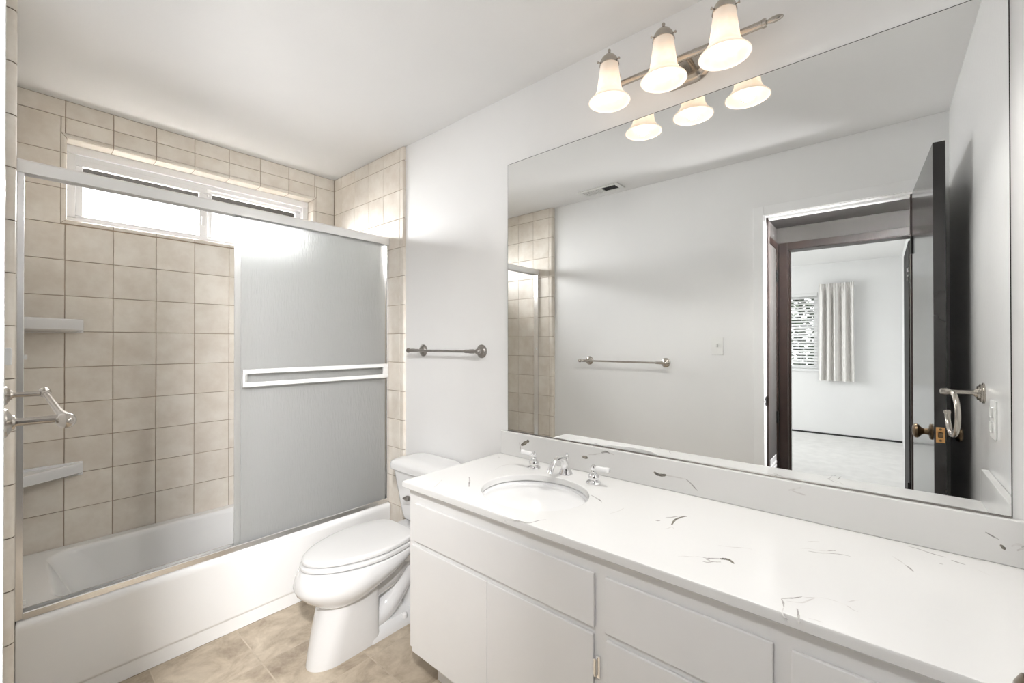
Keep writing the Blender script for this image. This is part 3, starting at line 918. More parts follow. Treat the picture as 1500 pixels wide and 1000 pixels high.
# ------------------------------------------------------------------ corner shelves
def corner_shelf(z, label):
    x0, y1 = XL + 0.0005, YB - 0.0005
    t = thing('corner_shelf', label, 'shelf', (x0, y1, z - 0.03), 'ceramic corner shelves')
    W = 0.215
    # flange against the window wall, then a wing-shaped tray
    bm = bmesh.new()
    ring_t, ring_b = [], []
    n = 14
    front = [(x0 + W * k / n, y1 - 0.028 - 0.150 * (1 - k / n) ** 0.9) for k in range(n + 1)]
    rings = []
    for dz, s in ((0.0, 0.55), (-0.004, 0.0), (0.028, -0.0), (0.033, -0.003), (0.033, -0.010), (0.026, -0.016)):
        pass
    def poly(z_, inset, shrink=0.0):
        p = [(x0, y1, z_)] + [(x0, front[0][1] + inset, z_)] + [(fx - inset * 0.25, min(fy + inset + shrink * (1 - k / n), y1 - 0.004), z_) for k, (fx, fy) in enumerate(front)][1:] + [(x0 + W - inset * 0.25, y1, z_)]
        return p
    add_loft(bm, [poly(z - 0.032, 0.030, 0.05), poly(z - 0.018, 0.008, 0.012), poly(z + 0.016, 0.0), poly(z + 0.028, 0.001), poly(z + 0.030, 0.005), poly(z + 0.030, 0.012), poly(z + 0.020, 0.018)])
    obj('shelf_tray', bm, M['porcelain'], t, angle=40)
    obj('wall_flange', box((x0 + 0.001, y1 - 0.010, z - 0.034), (x0 + W + 0.002, y1, z + 0.0315), 0.004), M['porcelain'], t)
    return t
cs = corner_shelf(1.388, 'upper white ceramic corner shelf in the shower')
copy_thing(cs, (cs.location.x, cs.location.y, 0.717 - 0.03), 'lower white ceramic corner shelf nearer the tub rim')

# ------------------------------------------------------------------ toilet
TCY = 1.744
to = thing('toilet', 'white two-piece toilet with closed lid between the tub and the vanity', 'toilet', (1.12, TCY, 0))
def egg(xf, xb, w, z, xc=None, nf=2.0, nb=2.6, lift=0.0, n=56, back=1.0):
    """closed outline: elongated front toward -x, squarer back; lift raises the back"""
    xc = xf + (xb - xf) * 0.42 if xc is None else xc
    out = []
    for k in range(n):
        a = 2 * math.pi * k / n
        c, s = math.cos(a), math.sin(a)
        if c >= 0:
            x = xc - (xc - xf) * abs(c) ** (2 / nf); y = w * math.copysign(abs(s) ** (2 / nf), s)
        else:
            x = xc + (xb - xc) * abs(c) ** (2 / nb); y = w * math.copysign(abs(s) ** (2 / nb), s)
            y *= 1 - (1 - back) * (x - xc) / (xb - xc)
        zz = z + lift * max(0, (x - xf) / (xb - xf)) ** 1.5
        out.append((x, TCY + y, zz))
    return out
bm = bmesh.new()
add_loft(bm, [egg(0.875, 1.10, 0.070, 0.215, lift=0.06), egg(0.845, 1.14, 0.106, 0.232, lift=0.07), egg(0.815, 1.20, 0.136, 0.250, lift=0.085),
              egg(0.782, 1.24, 0.160, 0.278, lift=0.08), egg(0.756, 1.26, 0.170, 0.305, nf=1.9, lift=0.06), egg(0.747, 1.27, 0.175, 0.328, nf=1.88, lift=0.045),
              egg(0.754, 1.275, 0.175, 0.358, nf=1.86, lift=0.025), egg(0.768, 1.28, 0.168, 0.388, nf=1.84, lift=0.005), egg(0.776, 1.28, 0.163, 0.394, nf=1.84), egg(0.80, 1.26, 0.15, 0.395)])
# pedestal column
def ped(xf, xb, w, z):
    return egg(xf, xb, w, z, xc=xf + 0.10, nf=2.0, nb=9)
add_loft(bm, [ped(0.793, 1.088, 0.071, 0.0), ped(0.792, 1.088, 0.072, 0.006), ped(0.800, 1.082, 0.078, 0.05), ped(0.818, 1.075, 0.086, 0.14), ped(0.838, 1.068, 0.096, 0.215), ped(0.85, 1.065, 0.10, 0.262)])
# foot flange and trapway behind the column
add_loft(bm, [rrect(1.02, 1.40, TCY - 0.073, TCY + 0.073, 0.03, 0.0), rrect(1.02, 1.40, TCY - 0.073, TCY + 0.073, 0.03, 0.020), rrect(1.02, 1.39, TCY - 0.062, TCY + 0.062, 0.03, 0.040), rrect(1.02, 1.38, TCY - 0.052, TCY + 0.052, 0.03, 0.052)])
path = smooth_path([(1.02, TCY, 0.24), (1.14, TCY, 0.25), (1.22, TCY, 0.31), (1.30, TCY, 0.30), (1.335, TCY, 0.20), (1.33, TCY, 0.03)], 6)
add_tube(bm, path, [0.075] * (len(path) - 10) + [0.072] * 10, 20)
path = smooth_path([(1.04, TCY, 0.06), (1.14, TCY, 0.09), (1.22, TCY, 0.17), (1.30, TCY, 0.26)], 6)
add_tube(bm, path, 0.056, 18)
# deck under the tank
add_loft(bm, [rrect(1.20, 1.478, TCY - 0.09, TCY + 0.09, 0.03, 0.300), rrect(1.19, 1.482, TCY - 0.125, TCY + 0.125, 0.03, 0.345), rrect(1.18, 1.482, TCY - 0.132, TCY + 0.132, 0.03, 0.385), rrect(1.185, 1.480, TCY - 0.130, TCY + 0.130, 0.03, 0.394)])
bowl = obj('bowl', bm, M['china'], to, angle=42)
for s in (-1, 1):
    obj('bolt_cap', lathe((1.215, TCY + s * 0.060, 0.034), (0, 0, 1), [(0, 0.014), (0.016, 0.013), (0.022, 0.008), (0.024, 0)], 18), M['china'], bowl)
def lidring(xf, xb, w, z):
    return egg(xf, xb, w, z, xc=xf + 0.285, nf=1.82, nb=4.2, back=0.86)
bm = bmesh.new()
add_loft(bm, [lidring(0.800, 1.225, 0.145, 0.3955), lidring(0.790, 1.235, 0.152, 0.3995), lidring(0.772, 1.246, 0.166, 0.4000), lidring(0.770, 1.248, 0.1675, 0.4020), lidring(0.770, 1.248, 0.1675, 0.4130), lidring(0.774, 1.245, 0.165, 0.4165), lidring(0.795, 1.230, 0.150, 0.4170)])
obj('seat_ring', bm, M['seat'], to, angle=50)
bm = bmesh.new()
add_loft(bm, [lidring(0.805, 1.225, 0.140, 0.4172), lidring(0.796, 1.230, 0.148, 0.4210), lidring(0.779, 1.240, 0.160, 0.4214), lidring(0.777, 1.243, 0.1620, 0.4235), lidring(0.777, 1.243, 0.1620, 0.4345), lidring(0.781, 1.240, 0.159, 0.4395), lidring(0.792, 1.232, 0.150, 0.4425), lidring(0.87, 1.17, 0.09, 0.4450)])
obj('lid', bm, M['seat'], to, angle=50)
for s in (-1, 1):
    obj('seat_hinge', lathe((1.262, TCY + s * 0.075 - 0.022, 0.408), (0, 1, 0), [(0, 0.010), (0.002, 0.012), (0.042, 0.012), (0.044, 0.010)], 16), M['seat'], to)
bm = bmesh.new()
def tk(xf, hw, z, r=0.035):
    return rrect(xf, 1.486, TCY - hw, TCY + hw, r, z, 6)
add_loft(bm, [tk(1.350, 0.135, 0.398), tk(1.342, 0.148, 0.408), tk(1.336, 0.156, 0.44), tk(1.318, 0.196, 0.640), tk(1.316, 0.199, 0.656)])
tank = obj('tank', bm, M['china'], to, angle=50)
bm = bmesh.new()
add_loft(bm, [tk(1.310, 0.203, 0.652), tk(1.304, 0.209, 0.655), tk(1.302, 0.211, 0.660), tk(1.302, 0.211, 0.682), tk(1.306, 0.208, 0.693), tk(1.318, 0.198, 0.702, 0.045), tk(1.342, 0.178, 0.709, 0.05), tk(1.375, 0.150, 0.7120, 0.05)])
obj('tank_lid', bm, M['china'], to, angle=50)
lv = obj('flush_lever', lathe((1.334, TCY - 0.045, 0.553), (-1, 0, 0), [(0, 0.017), (0.006, 0.017), (0.010, 0.012), (0.026, 0.010), (0.030, 0.006)], 20), M['dark_nickel'], to)
obj('lever_arm', lathe((1.312, TCY - 0.05, 0.553), (-0.42, 1, -0.10), [(0, 0.007), (0.045, 0.006), (0.060, 0.006), (0.062, 0.011), (0.068, 0.013), (0.076, 0.013), (0.082, 0.010), (0.092, 0.005), (0.096, 0.004), (0.098, 0)], 18), M['dark_nickel'], lv)

# ------------------------------------------------------------------ vanity cabinet
VY1, VY0 = 1.327, YN + 0.002
VF, VT = 0.985, 0.7745
va = thing('vanity_cabinet', 'long white painted vanity cabinet with flat doors and drawers', 'cabinet', (1.24, 0.54, 0))
bm = bmesh.new()
zb = 0.186
bays = [(0.536, VY1 - 0.018), (0.145, 0.536), (VY0, 0.145)]
obj('side_panel', box((VF, VY1 - 0.018, zb), (XW - 0.002, VY1, VT)), M['cabinet'], va)
obj('bottom_panel', box((VF + 0.018, VY0, zb), (XW - 0.002, VY1 - 0.018, zb + 0.016)), M['cabinet'], va)
ys = [VY0, VY0 + 0.03, 0.115, 0.175, 0.506, 0.566, VY1 - 0.05, VY1 - 0.018]
for y0, y1 in ((ys[0], ys[1]), (ys[2], ys[3]), (ys[4], ys[5]), (ys[6], ys[7])):
    add_box(bm, (VF, y0, zb), (VF + 0.018, y1, VT))                         # stiles
for y0, y1 in ((ys[1], ys[2]), (ys[3], ys[4]), (ys[5], ys[6])):
    for z0, z1 in ((zb, zb + 0.02), (0.556, 0.598), (0.712, VT)):
        add_box(bm, (VF, y0, z0), (VF + 0.018, y1, z1))                     # rails
add_box(bm, (VF + 0.0185, VY0, zb + 0.0165), (VF + 0.0215, VY1 - 0.0185, VT))   # closes the openings
obj('face_frame', bm, M['cabinet'], va)
obj('toe_kick', box((1.10, VY0, 0.001), (1.116, VY1 - 0.02, zb)), M['cabinet'], va)
DX0, DX1 = 0.9755, 0.9845
def front(name, y0, y1, z0, z1):
    return obj(name, box((DX0, y0, z0), (DX1, y1, z1), 0.003), M['cabinet'], va)
front('drawer_front', 0.551, 1.290, 0.5855, 0.7235)
front('drawer_front', 0.159, 0.521, 0.5855, 0.7235)
front('drawer_front', -0.225, 0.129, 0.5855, 0.7235)
hy = {}
for y0, y1 in ((0.927, 1.306), (0.554, 0.9255), (0.159, 0.518), (-0.225, 0.129)):
    d = front('cabinet_door', y0, y1, 0.180, 0.5685)
    if y0 == 0.554:
        for z in (0.49, 0.26):
            bm = bmesh.new()
            add_tube(bm, [(0.9755, 0.5475, z - 0.022), (0.9755, 0.5475, z + 0.022)], 0.0045, 10)
            add_box(bm, (0.9785, 0.536, z - 0.028), (0.9848, 0.5475, z + 0.028), 0.002)
            add_box(bm, (0.9738, 0.5475, z - 0.020), (0.9754, 0.5535, z + 0.020), 0.0008)
            obj('hinge', bm, M['alu'], d)

# ------------------------------------------------------------------ counter, splash and marble veins
CZ_, CF, CY1, CY0 = 0.800, 0.957, 1.338, YN + 0.0005
SCX, SCY, SA, SB = 1.187, 0.903, 0.168, 0.190
VEINS_TOP = [('d', 0.0055, [(1.067, 1.099), (1.093, 1.125), (1.121, 1.152), (1.142, 1.177)]),
 ('g', 0.003, [(0.975, 1.185), (1.008, 1.202), (1.047, 1.226), (1.061, 1.235)]),
 ('g', 0.0043, [(1.276, 1.168), (1.325, 1.183), (1.362, 1.178), (1.386, 1.165), (1.389, 1.138)]),
 ('d', 0.0048, [(1.427, 1.292), (1.431, 1.279)]),
 ('d', 0.0035, [(0.924, 0.815), (0.941, 0.806), (0.956, 0.788), (0.961, 0.764), (0.966, 0.749), (0.982, 0.744), (0.999, 0.738), (1.014, 0.727)]),
 ('d', 0.0053, [(1.273, 0.731), (1.261, 0.706), (1.252, 0.688), (1.238, 0.672)]),
 ('g', 0.0033, [(1.172, 0.61), (1.197, 0.601), (1.221, 0.597), (1.239, 0.597)]),
 ('d', 0.0044, [(1.252, 0.473), (1.264, 0.46), (1.276, 0.453), (1.289, 0.445)]),
 ('k', 0.0067, [(1.212, 0.441), (1.239, 0.445), (1.26, 0.445), (1.277, 0.441), (1.29, 0.436), (1.3, 0.429)]),
 ('d', 0.0051, [(1.212, 0.487), (1.213, 0.482), (1.221, 0.477)]),
 ('g', 0.0038, [(1.169, 0.447), (1.184, 0.44), (1.199, 0.436), (1.19, 0.426)]),
 ('g', 0.0029, [(1.045, 0.365), (1.055, 0.354), (1.062, 0.341), (1.074, 0.329), (1.077, 0.318)]),
 ('d', 0.0035, [(1.077, 0.318), (1.08, 0.309), (1.09, 0.297), (1.099, 0.286)]),
 ('k', 0.0095, [(1.096, 0.285), (1.103, 0.277), (1.104, 0.267), (1.093, 0.255)]),
 ('d', 0.0047, [(1.058, 0.313), (1.06, 0.303), (1.07, 0.296), (1.076, 0.287), (1.082, 0.28)]),
 ('d', 0.0048, [(1.073, 0.31), (1.072, 0.301)]),
 ('g', 0.0034, [(1.166, 0.308), (1.171, 0.294), (1.179, 0.276), (1.19, 0.26), (1.197, 0.239)]),
 ('g', 0.0042, [(1.335, 0.141), (1.345, 0.129), (1.354, 0.118)]),
 ('g', 0.003, [(1.279, 0.15), (1.291, 0.134), (1.296, 0.113), (1.308, 0.094), (1.32, 0.086)]),
 ('d', 0.0036, [(1.275, 0.133), (1.282, 0.112), (1.293, 0.097), (1.303, 0.079), (1.308, 0.064), (1.308, 0.054)]),
 ('d', 0.004, [(1.309, 0.098), (1.321, 0.083)]),
 ('g', 0.0032, [(1.375, -0.02), (1.359, -0.032), (1.34, -0.043)]),
 ('d', 0.004, [(1.34, -0.043), (1.327, -0.05), (1.312, -0.055)]),
 ('d', 0.0036, [(1.465, -0.05), (1.464, -0.067), (1.457, -0.083), (1.451, -0.099), (1.448, -0.117)]),
 ('d', 0.0041, [(1.438, -0.125), (1.434, -0.132), (1.429, -0.147)]),
 ('d', 0.0034, [(1.399, -0.102), (1.399, -0.109)]),
 ('g', 0.0025, [(1.478, -0.156), (1.478, -0.172), (1.482, -0.181)]),
 ('g', 0.0024, [(1.415, -0.162), (1.408, -0.172), (1.396, -0.183)]),
 ('d', 0.0033, [(1.007, 0.149), (1.017, 0.139), (1.027, 0.129), (1.041, 0.119)]),
 ('g', 0.0033, [(1.041, 0.119), (1.046, 0.108), (1.059, 0.096)]),
 ('d', 0.0035, [(1.006, 0.149), (0.992, 0.144), (0.978, 0.141)]),
 ('g', 0.0025, [(0.978, 0.141), (0.961, 0.141), (0.948, 0.138), (0.938, 0.131)]),
 ('d', 0.0032, [(0.942, 0.133), (0.935, 0.128)]),
 ('g', 0.0035, [(1.004, 0.14), (1.009, 0.129), (1.017, 0.116), (1.037, 0.106), (1.059, 0.096)]),
 ('g', 0.0029, [(1.059, 0.096), (1.065, 0.08), (1.065, 0.065), (1.062, 0.05), (1.053, 0.04), (1.051, 0.032)]),
 ('d', 0.0038, [(0.989, 0.121), (0.971, 0.117), (0.952, 0.114), (0.939, 0.112)]),
 ('g', 0.0027, [(1.074, 0.051), (1.089, 0.041), (1.098, 0.033)]),
 ('g', 0.0017, [(1.123, -0.081), (1.124, -0.094)]),
 ('g', 0.0017, [(0.968, 0.102), (0.971, 0.08)])]
VEINS_SPLASH = [('k', 0.0149, [(1.203, 0.855), (1.189, 0.863), (1.174, 0.873), (1.159, 0.882)]),
 ('d', 0.0045, [(1.213, 0.866), (1.209, 0.848), (1.209, 0.824)]),
 ('k', 0.0107, [(0.892, 0.858), (0.88, 0.858), (0.868, 0.858)]),
 ('g', 0.0047, [(0.871, 0.869), (0.835, 0.877), (0.808, 0.885)]),
 ('d', 0.0065, [(0.808, 0.887), (0.788, 0.894), (0.771, 0.89)]),
 ('g', 0.0046, [(0.771, 0.893), (0.754, 0.888)]),
 ('k', 0.0095, [(0.603, 0.854), (0.59, 0.848), (0.574, 0.848), (0.559, 0.852)]),
 ('g', 0.0046, [(0.559, 0.85), (0.527, 0.851), (0.493, 0.851)]),
 ('d', 0.0036, [(0.493, 0.851), (0.477, 0.84), (0.456, 0.82)]),
 ('g', 0.0049, [(0.202, 0.878), (0.191, 0.883), (0.177, 0.89), (0.171, 0.894)]),
 ('g', 0.0039, [(0.194, 0.879), (0.177, 0.875), (0.161, 0.873)]),
 ('d', 0.0028, [(-0.185, 0.867), (-0.194, 0.862), (-0.206, 0.856)]),
 ('k', 0.0062, [(-0.208, 0.845), (-0.212, 0.84), (-0.215, 0.835)]),
 ('g', 0.0061, [(-0.225, 0.846), (-0.233, 0.853), (-0.242, 0.851), (-0.242, 0.847), (-0.233, 0.839)])]
XSP = XW - 0.018
def ribbon(bm, pts, w, mi):
    """a vein lying in the surface: tapered strip through pts (already lifted 0.15 mm off it)"""
    P_ = smooth_path(pts, 4)
    nrm = None
    n = len(P_)
    L, Rr = [], []
    for i, p in enumerate(P_):
        d = (P_[min(i + 1, n - 1)] - P_[max(i - 1, 0)]).normalized()
        s = d.cross(RIB_N).normalized()
        t = i / (n - 1)
        k = w * 0.5 * (0.25 + 0.75 * math.sin(math.pi * min(1, max(0, t * 0.92 + 0.04))) ** 0.7) * (0.75 + 0.5 * random.random())
        L.append(bm.verts.new(p + s * k)); Rr.append(bm.verts.new(p - s * k))
    for i in range(n - 1):
        f = bm.faces.new((L[i], L[i + 1], Rr[i + 1], Rr[i])); f.material_index = mi
VM = {'d': 1, 'k': 2, 'g': 3}
MARB = [M['counter'], M['vein_d'], M['vein_k'], M['vein_g']]
bm = bmesh.new()
corner = [math.atan2(y - SCY, x - SCX) for x in (CF, XSP) for y in (CY0, CY1)]
angs = sorted(set([2 * math.pi * k / 96 - math.pi for k in range(96)] + corner))
def rect_hit(a, x0, x1, y0, y1):
    c, s = math.cos(a), math.sin(a)
    t = min([((x1 if c > 0 else x0) - SCX) / c if abs(c) > 1e-9 else 1e9, ((y1 if s > 0 else y0) - SCY) / s if abs(s) > 1e-9 else 1e9])
    return SCX + c * t, SCY + s * t
def ell(a, k, z):
    c, s = math.cos(a), math.sin(a)
    r = 1 / math.sqrt((c / (SA + k)) ** 2 + (s / (SB + k)) ** 2)
    return (SCX + c * r, SCY + s * r, z)
def rct(i, z):
    return [rect_hit(a, CF + i, XW, CY0, CY1 - i) + (z,) for a in angs]
rings = [[ell(a, 0, CZ_ - 0.022) for a in angs], [ell(a, 0, CZ_ - 0.005) for a in angs], [ell(a, 0.0015, CZ_ - 0.0015) for a in angs], [ell(a, 0.005, CZ_) for a in angs],
         rct(0.006, CZ_), rct(0.002, CZ_ - 0.0015), rct(0.0, CZ_ - 0.006), rct(0.0, CZ_ - 0.0215), rct(0.003, CZ_ - 0.0245), rct(0.028, CZ_ - 0.0245)]
add_loft(bm, rings, cap=(False, False))
RIB_N = Vector((0, 0, 1))
for k, w, pts in VEINS_TOP:
    ribbon(bm, [(x, y, CZ_ + 0.0002) for x, y in pts], w * 1.05, VM[k])
ct = obj('countertop', bm, MARB, loc=(1.23, 0.543, CZ_ - 0.0245), angle=40)
tag(ct, 'white cultured marble countertop with dark veins on the long vanity', 'countertop')
bm = bmesh.new()
add_box(bm, (XSP, CY0, CZ_), (XW - 0.0005, 1.324, 0.9045), 0.003)
RIB_N = Vector((-1, 0, 0))
for k, w, pts in VEINS_SPLASH:
    ribbon(bm, [(XSP - 0.0002, y, z) for y, z in pts], w * 1.05, VM[k])
obj('backsplash', bm, MARB, ct)
obj('side_splash', box((0.975, CY0, CZ_), (XSP, CY0 + 0.018, 0.9045), 0.003), M['counter'], ct)

sk = thing('sink', 'oval white undermount sink basin set in the marble countertop', 'sink', (SCX, SCY, 0.63))
def eln(k, z, n=64, kx=1.0):
    return [(SCX + (SA + k) * math.cos(2 * math.pi * i / n), SCY + (SB + k) * math.sin(2 * math.pi * i / n), z) for i in range(n)]
bm = bmesh.new()
zt_ = CZ_ - 0.0248
add_loft(bm, [eln(0.007, zt_ - 0.010), eln(0.007, zt_), eln(0.004, zt_), eln(0.000, zt_ - 0.006), eln(-0.010, zt_ - 0.04), eln(-0.032, zt_ - 0.085), eln(-0.065, zt_ - 0.115), eln(-0.105, zt_ - 0.130), eln(-0.146, zt_ - 0.136)])
obj('basin', bm, M['porcelain'], sk, angle=60)
obj('drain', lathe((SCX, SCY, zt_ - 0.1362), (0, 0, 1), [(0, 0.022), (0.0025, 0.022), (0.004, 0.017), (0.003, 0.012), (0.003, 0)]), M['chrome'], sk)

FX, FY = 1.400, 0.923
fa = thing('faucet', 'chrome widespread faucet with two white porcelain levers behind the sink', 'faucet', (FX, FY, CZ_))
bm = bmesh.new()
sec = [  # centre x, z, tilt of the section normal, half width (y), half height
    (1.414, 0.8003, 90, 0.026, 0.026), (1.414, 0.806, 90, 0.026, 0.026), (1.413, 0.811, 92, 0.022, 0.021), (1.411, 0.826, 96, 0.0175, 0.0165), (1.406, 0.844, 110, 0.0145, 0.013), (1.394, 0.860, 138, 0.0125, 0.0105),
    (1.374, 0.8685, 166, 0.0115, 0.009), (1.352, 0.868, 190, 0.0112, 0.0088), (1.331, 0.859, 212, 0.0115, 0.0088), (1.315, 0.844, 232, 0.0120, 0.009), (1.306, 0.826, 248, 0.0125, 0.010)]
rings = []
for x, z, a, hw, hh in sec:
    # section plane: spanned by y and the in-plane perpendicular of the direction (cos a, sin a)
    px_, pz_ = -math.sin(R(a)), math.cos(R(a))
    rings.append([(x + px_ * hh * math.sin(2 * math.pi * k / 28), FY + hw * math.cos(2 * math.pi * k / 28), z + pz_ * hh * math.sin(2 * math.pi * k / 28)) for k in range(28)])
add_loft(bm, rings)
obj('spout', bm, M['chrome'], fa, angle=50)
obj('lift_rod', lathe((1.421, FY, 0.826), (0, 0, 1), [(0, 0.004), (0.030, 0.0035), (0.034, 0.006), (0.040, 0.0072), (0.046, 0.0055), (0.049, 0.003), (0.053, 0.0045), (0.056, 0)], 18), M['chrome'], fa)
def handle(x, y, dy):
    h = obj('handle', lathe((x, y, CZ_ + 0.0003), (0, 0, 1), [(0, 0.026), (0.004, 0.0265), (0.008, 0.024), (0.0095, 0.0155), (0.012, 0.0155), (0.017, 0.0195), (0.024, 0.0205), (0.031, 0.018), (0.039, 0.0115), (0.044, 0.0085), (0.048, 0.008), (0.052, 0.0105), (0.058, 0.0115), (0.063, 0.0095), (0.067, 0.004), (0.069, 0)]), M['chrome'], fa, angle=30)
    d = Vector((0.0, dy, 0.02)).normalized()
    o = Vector((x, y, CZ_ + 0.056)) + d * 0.010
    obj('lever', lathe(o, d, [(0, 0.006), (0.003, 0.0085), (0.010, 0.0092), (0.030, 0.0088), (0.048, 0.0098), (0.053, 0.0085), (0.0535, 0)], 20), M['porcelain'], h)
    obj('lever_tip', lathe(o + d * 0.0535, d, [(0, 0.0045), (0.002, 0.0045), (0.003, 0)], 12), M['chrome'], h)
handle(1.392, 1.062, 1)
handle(1.384, 0.785, -1)

# ------------------------------------------------------------------ mirror
mi = thing('mirror', 'large frameless wall mirror above the vanity backsplash', 'mirror', (MX, 0.53, 0.908))
obj('mirror_glass', box((MX, -0.2275, 0.9095), (XW - 0.0006, 1.2925, 2.1195)), M['mirror'], mi)
bm = bmesh.new()
add_box(bm, (MX + 0.0006, -0.2295, 2.1195), (XW - 0.0004, 1.2925, 2.1215))
add_box(bm, (MX + 0.0006, -0.2295, 0.9060), (XW - 0.0004, -0.2275, 2.1195))
add_box(bm, (MX + 0.0006, 1.2925, 0.9095), (XW - 0.0004, 1.2940, 2.1215))
obj('mirror_edge', bm, M['black_metal'], mi)
obj('bottom_channel', box((MX - 0.0022, -0.2290, 0.9048), (XW - 0.0004, 1.2935, 0.9085), 0.0006, 1), M['dark_nickel'], mi)

# ------------------------------------------------------------------ vanity light
LY, LZ, LX = 0.498, 2.230, 1.432
vl = thing('vanity_light', 'brushed nickel bar light with three glowing bell shades over the mirror', 'light fixture', (XW, LY, LZ))
def plate(k, x, hy_, hz_):
    out = []
    r = hz_ * 0.98
    for q in rrect(LY - hy_, LY + hy_, LZ - hz_, LZ + hz_, min(r, hy_ * 0.98), 0, 10):
        out.append((x, q[0], q[1]))
    return out
bm = bmesh.new()
add_loft(bm, [plate(0, XW - 0.0003, 0.088, 0.056), plate(0, XW - 0.006, 0.088, 0.056), plate(0, XW - 0.012, 0.080, 0.049), plate(0, XW - 0.013, 0.074, 0.044), plate(0, XW - 0.022, 0.064, 0.036)])
obj('back_plate', bm, M['nickel'], vl, angle=30)
for dy in (-0.028, 0.028):
    obj('stem', lathe((XW - 0.020, LY + dy, LZ), (-1, 0, 0), [(0, 0.010), (0.004, 0.008), (0.050, 0.008)], 18), M['nickel'], vl)
bar = [(-0.300, 0), (-0.298, 0.004), (-0.292, 0.0065), (-0.283, 0.0085), (-0.272, 0.0085), (-0.262, 0.0055), (-0.258, 0.0055), (-0.257, 0.012), (-0.252, 0.0125), (-0.247, 0.0125), (-0.246, 0.0105), (-0.235, 0.0105)]
prof = [(t, r) for t, r in bar] + [(-t, r) for t, r in bar[::-1]]
obj('crossbar', lathe((LX, LY + 0.004, LZ), (0, 1, 0), prof, 24), M['nickel'], vl, angle=30)
for sx, sy in SHADES:
    arm = smooth_path([(LX, sy, LZ + 0.004), (LX - 0.006, sy, LZ + 0.030), (LX - 0.030, sy, LZ + 0.052), (sx + 0.012, sy, LZ + 0.052)], 5)
    obj('arm', tube(arm, 0.0065, 12), M['nickel'], vl)
    cp = obj('shade_holder', lathe((sx, sy, 2.318), (0, 0, -1), [(0, 0), (0.001, 0.004), (0.005, 0.0055), (0.010, 0.0045), (0.013, 0.0045), (0.016, 0.008), (0.019, 0.012), (0.024, 0.018), (0.031, 0.0245), (0.039, 0.0295), (0.048, 0.0325), (0.056, 0.0335), (0.057, 0.032), (0.050, 0.030), (0.035, 0.022)], 28), M['nickel'], vl, angle=40)
    for a in (20, 140, 260):
        d = Vector((math.cos(R(a)), math.sin(R(a)), 0))
        obj('thumb_screw', lathe(Vector((sx, sy, 2.268)) + d * 0.0325, d, [(0, 0.0018), (0.006, 0.0018), (0.007, 0.004), (0.010, 0.004), (0.011, 0)], 10), M['nickel'], cp)
    outer = [(2.266, 0.0300), (2.250, 0.0318), (2.230, 0.0345), (2.210, 0.0372), (2.190, 0.0400), (2.176, 0.0420), (2.170, 0.0445), (2.166, 0.0470), (2.161, 0.0480), (2.157, 0.0500), (2.151, 0.0560), (2.144, 0.0635), (2.138, 0.0692), (2.135, 0.0702)]
    inner = [(z, r - 0.0035) for z, r in outer[::-1]]
    sh = obj('lamp_shade', lathe((sx, sy, 0), (0, 0, 1), outer + inner, 40), M['shade'], vl, angle=60)
    obj('bulb', lathe((sx, sy, 2.262), (0, 0, -1), [(0, 0.012), (0.020, 0.013), (0.036, 0.019), (0.050, 0.0225), (0.062, 0.021), (0.072, 0.014), (0.077, 0)], 20), M['bulb'], sh)

# ------------------------------------------------------------------ towel bars
def towel_bar(label, wallx, sgn, ya, yb, ext, z, proj, m):
    t = thing('towel_bar', label, 'towel bar', (wallx, (ya + yb) / 2, z), 'wall towel bars')
    bx = wallx + sgn * proj
    obj('bar', tube([(bx, ya, z), (bx, yb, z)], 0.0065, 16), m, t)
    for y, s in ((ya, -1), (yb, 1)):
        r = obj('rosette', lathe((wallx, y, z), (sgn, 0, 0), [(0, 0.033), (0.004, 0.033), (0.006, 0.030), (0.008, 0.0265), (0.012, 0.024), (0.015, 0.018), (0.018, 0.0125), (0.021, 0.0115)], 28), m, t, angle=30)
        obj('post', lathe((wallx + sgn * 0.019, y, z), (sgn, 0, 0), [(0, 0.0085), (0.006, 0.0065), (proj - 0.030, 0.0065), (proj - 0.020, 0.0085)], 16), m, r)
        obj('finial', lathe((bx, y - s * 0.045, z), (0, s, 0), [(0, 0.0068), (0.002, 0.0088), (0.030, 0.0092), (0.034, 0.0105), (0.058, 0.0105), (0.064, 0.0098), (0.069, 0.0075), (0.072, 0.0085), (0.077, 0.0115), (0.084, 0.0135), (0.090, 0.0130), (0.097, 0.0095), (0.101, 0.004), (0.102, 0)], 20), m, t, angle=30)
towel_bar('dark pewter towel bar on the white wall above the toilet', XW, -1, 1.462, 1.912, 0.05, 1.266, 0.070, M['dark_nickel'])
towel_bar('brushed nickel towel bar jutting from the left wall near the doorway', 0.0, 1, 1.135, 1.741, 0.06, 1.169, 0.080, M['nickel'])

RX = 0.895
tr = thing('towel_ring', 'open nickel towel ring on the short wall, seen in the mirror', 'towel ring', (RX, YN, 1.139))
z0, ry = 1.139, -0.187
obj('rosette', lathe((RX, YN, z0), (0, 1, 0), [(0, 0.034), (0.004, 0.034), (0.005, 0.030), (0.010, 0.030), (0.011, 0.024), (0.016, 0.023), (0.017, 0.016), (0.022, 0.012), (0.024, 0.010)], 28), M['nickel'], tr, angle=30)
obj('post', lathe((RX, YN + 0.022, z0), (0, 1, 0), [(0, 0.0085), (0.006, 0.0065), (0.056, 0.0065), (0.058, 0.010), (0.070, 0.0115), (0.080, 0.010), (0.083, 0.004), (0.0835, 0)], 18), M['nickel'], tr)
rp = []
for k in range(26):
    a = R(80 - 255 * k / 25)
    rr = 0.072
    rp.append((RX + 0.012 + rr * math.cos(a), ry - 0.006 * math.cos(a), z0 - 0.074 + rr * math.sin(a)))
rg = obj('ring', tube([(RX, ry + 0.002, z0 - 0.002)] + rp, 0.0075, 14), M['nickel'], tr, angle=60)
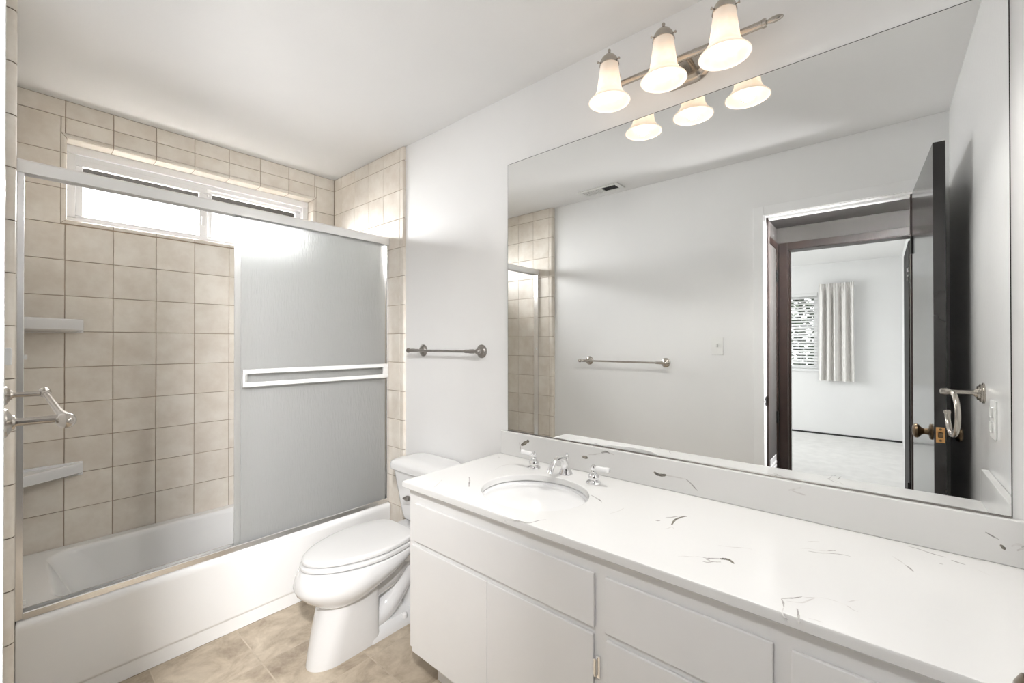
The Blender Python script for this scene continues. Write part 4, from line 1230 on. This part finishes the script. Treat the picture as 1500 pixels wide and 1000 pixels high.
d_ = (Vector(rp[-1]) - Vector(rp[-2])).normalized()
obj('ring_tip', lathe(rp[-1], d_, [(-0.004, 0.0075), (0, 0.0098), (0.006, 0.0098), (0.010, 0.006), (0.011, 0)], 16), M['nickel'], rg)

# ------------------------------------------------------------------ outlet, switch, ceiling vent
ou = thing('outlet_cover', 'white duplex outlet plate on the short wall above the side splash', 'outlet', (1.065, YN, 1.075))
obj('plate', box((1.028, YN, 1.018), (1.102, YN + 0.0055, 1.132), 0.002), M['plastic'], ou)
for z in (1.053, 1.097):
    obj('socket', box((1.049, YN + 0.005, z - 0.015), (1.081, YN + 0.0075, z + 0.015), 0.004), M['plastic_shade'], ou)
sw = thing('light_switch', 'white toggle switch plate on the left wall, seen in the mirror', 'light switch', (0, 0.798, 1.286))
obj('plate', box((0.0, 0.763, 1.228), (0.0055, 0.833, 1.343), 0.002), M['plastic'], sw)
obj('toggle', box((0.005, 0.793, 1.279), (0.016, 0.803, 1.300), 0.002), M['plastic_shade'], sw)

ve = thing('ceiling_vent', 'white ceiling vent with a latticed half and an open dark half', 'vent', (0.142, 1.562, ZC))
vx0, vx1, vy0, vy1 = 0.078, 0.206, 1.400, 1.725
bm = bmesh.new()
zt2, zb2 = ZC - 0.0005, ZC - 0.010
ym = 1.545
add_box(bm, (vx0, vy0, zb2), (vx0 + 0.022, vy1, zt2), 0.002)
add_box(bm, (vx1 - 0.022, vy0, zb2), (vx1, vy1, zt2), 0.002)
add_box(bm, (vx0 + 0.022, vy0, zb2 + 0.0003), (vx1 - 0.022, vy0 + 0.030, zt2), 0.002)
add_box(bm, (vx0 + 0.022, vy1 - 0.030, zb2 + 0.0003), (vx1 - 0.022, vy1, zt2), 0.002)
add_box(bm, (vx0 + 0.022, ym - 0.006, zb2 + 0.0003), (vx1 - 0.022, ym + 0.006, zt2), 0.001)
obj('frame', bm, M['vent'], ve)
bm = bmesh.new()
for k in range(9):
    y = ym + 0.012 + k * 0.0158
    add_box(bm, (vx0 + 0.022, y, zb2 + 0.002), (vx1 - 0.022, y + 0.006, zt2 - 0.001))
for k in range(5):
    x = vx0 + 0.032 + k * 0.0155
    add_box(bm, (x, ym + 0.006, zb2 + 0.0035), (x + 0.005, vy1 - 0.03, zt2 - 0.0015))
obj('lattice', bm, M['vent'], ve)
obj('duct_opening', box((vx0 + 0.023, vy0 + 0.031, zt2 - 0.0022), (vx1 - 0.023, vy1 - 0.031, zt2 - 0.0006)), M['gap'], ve)  # solid dark plate; the shade inside the duct is put into its colour
bm = bmesh.new()
for k in range(5):
    x = vx0 + 0.030 + k * 0.0155
    add_box(bm, (x, vy0 + 0.031, zb2 + 0.004), (x + 0.002, ym - 0.007, zt2 - 0.0024))
obj('louvres', bm, M['gap'], ve)
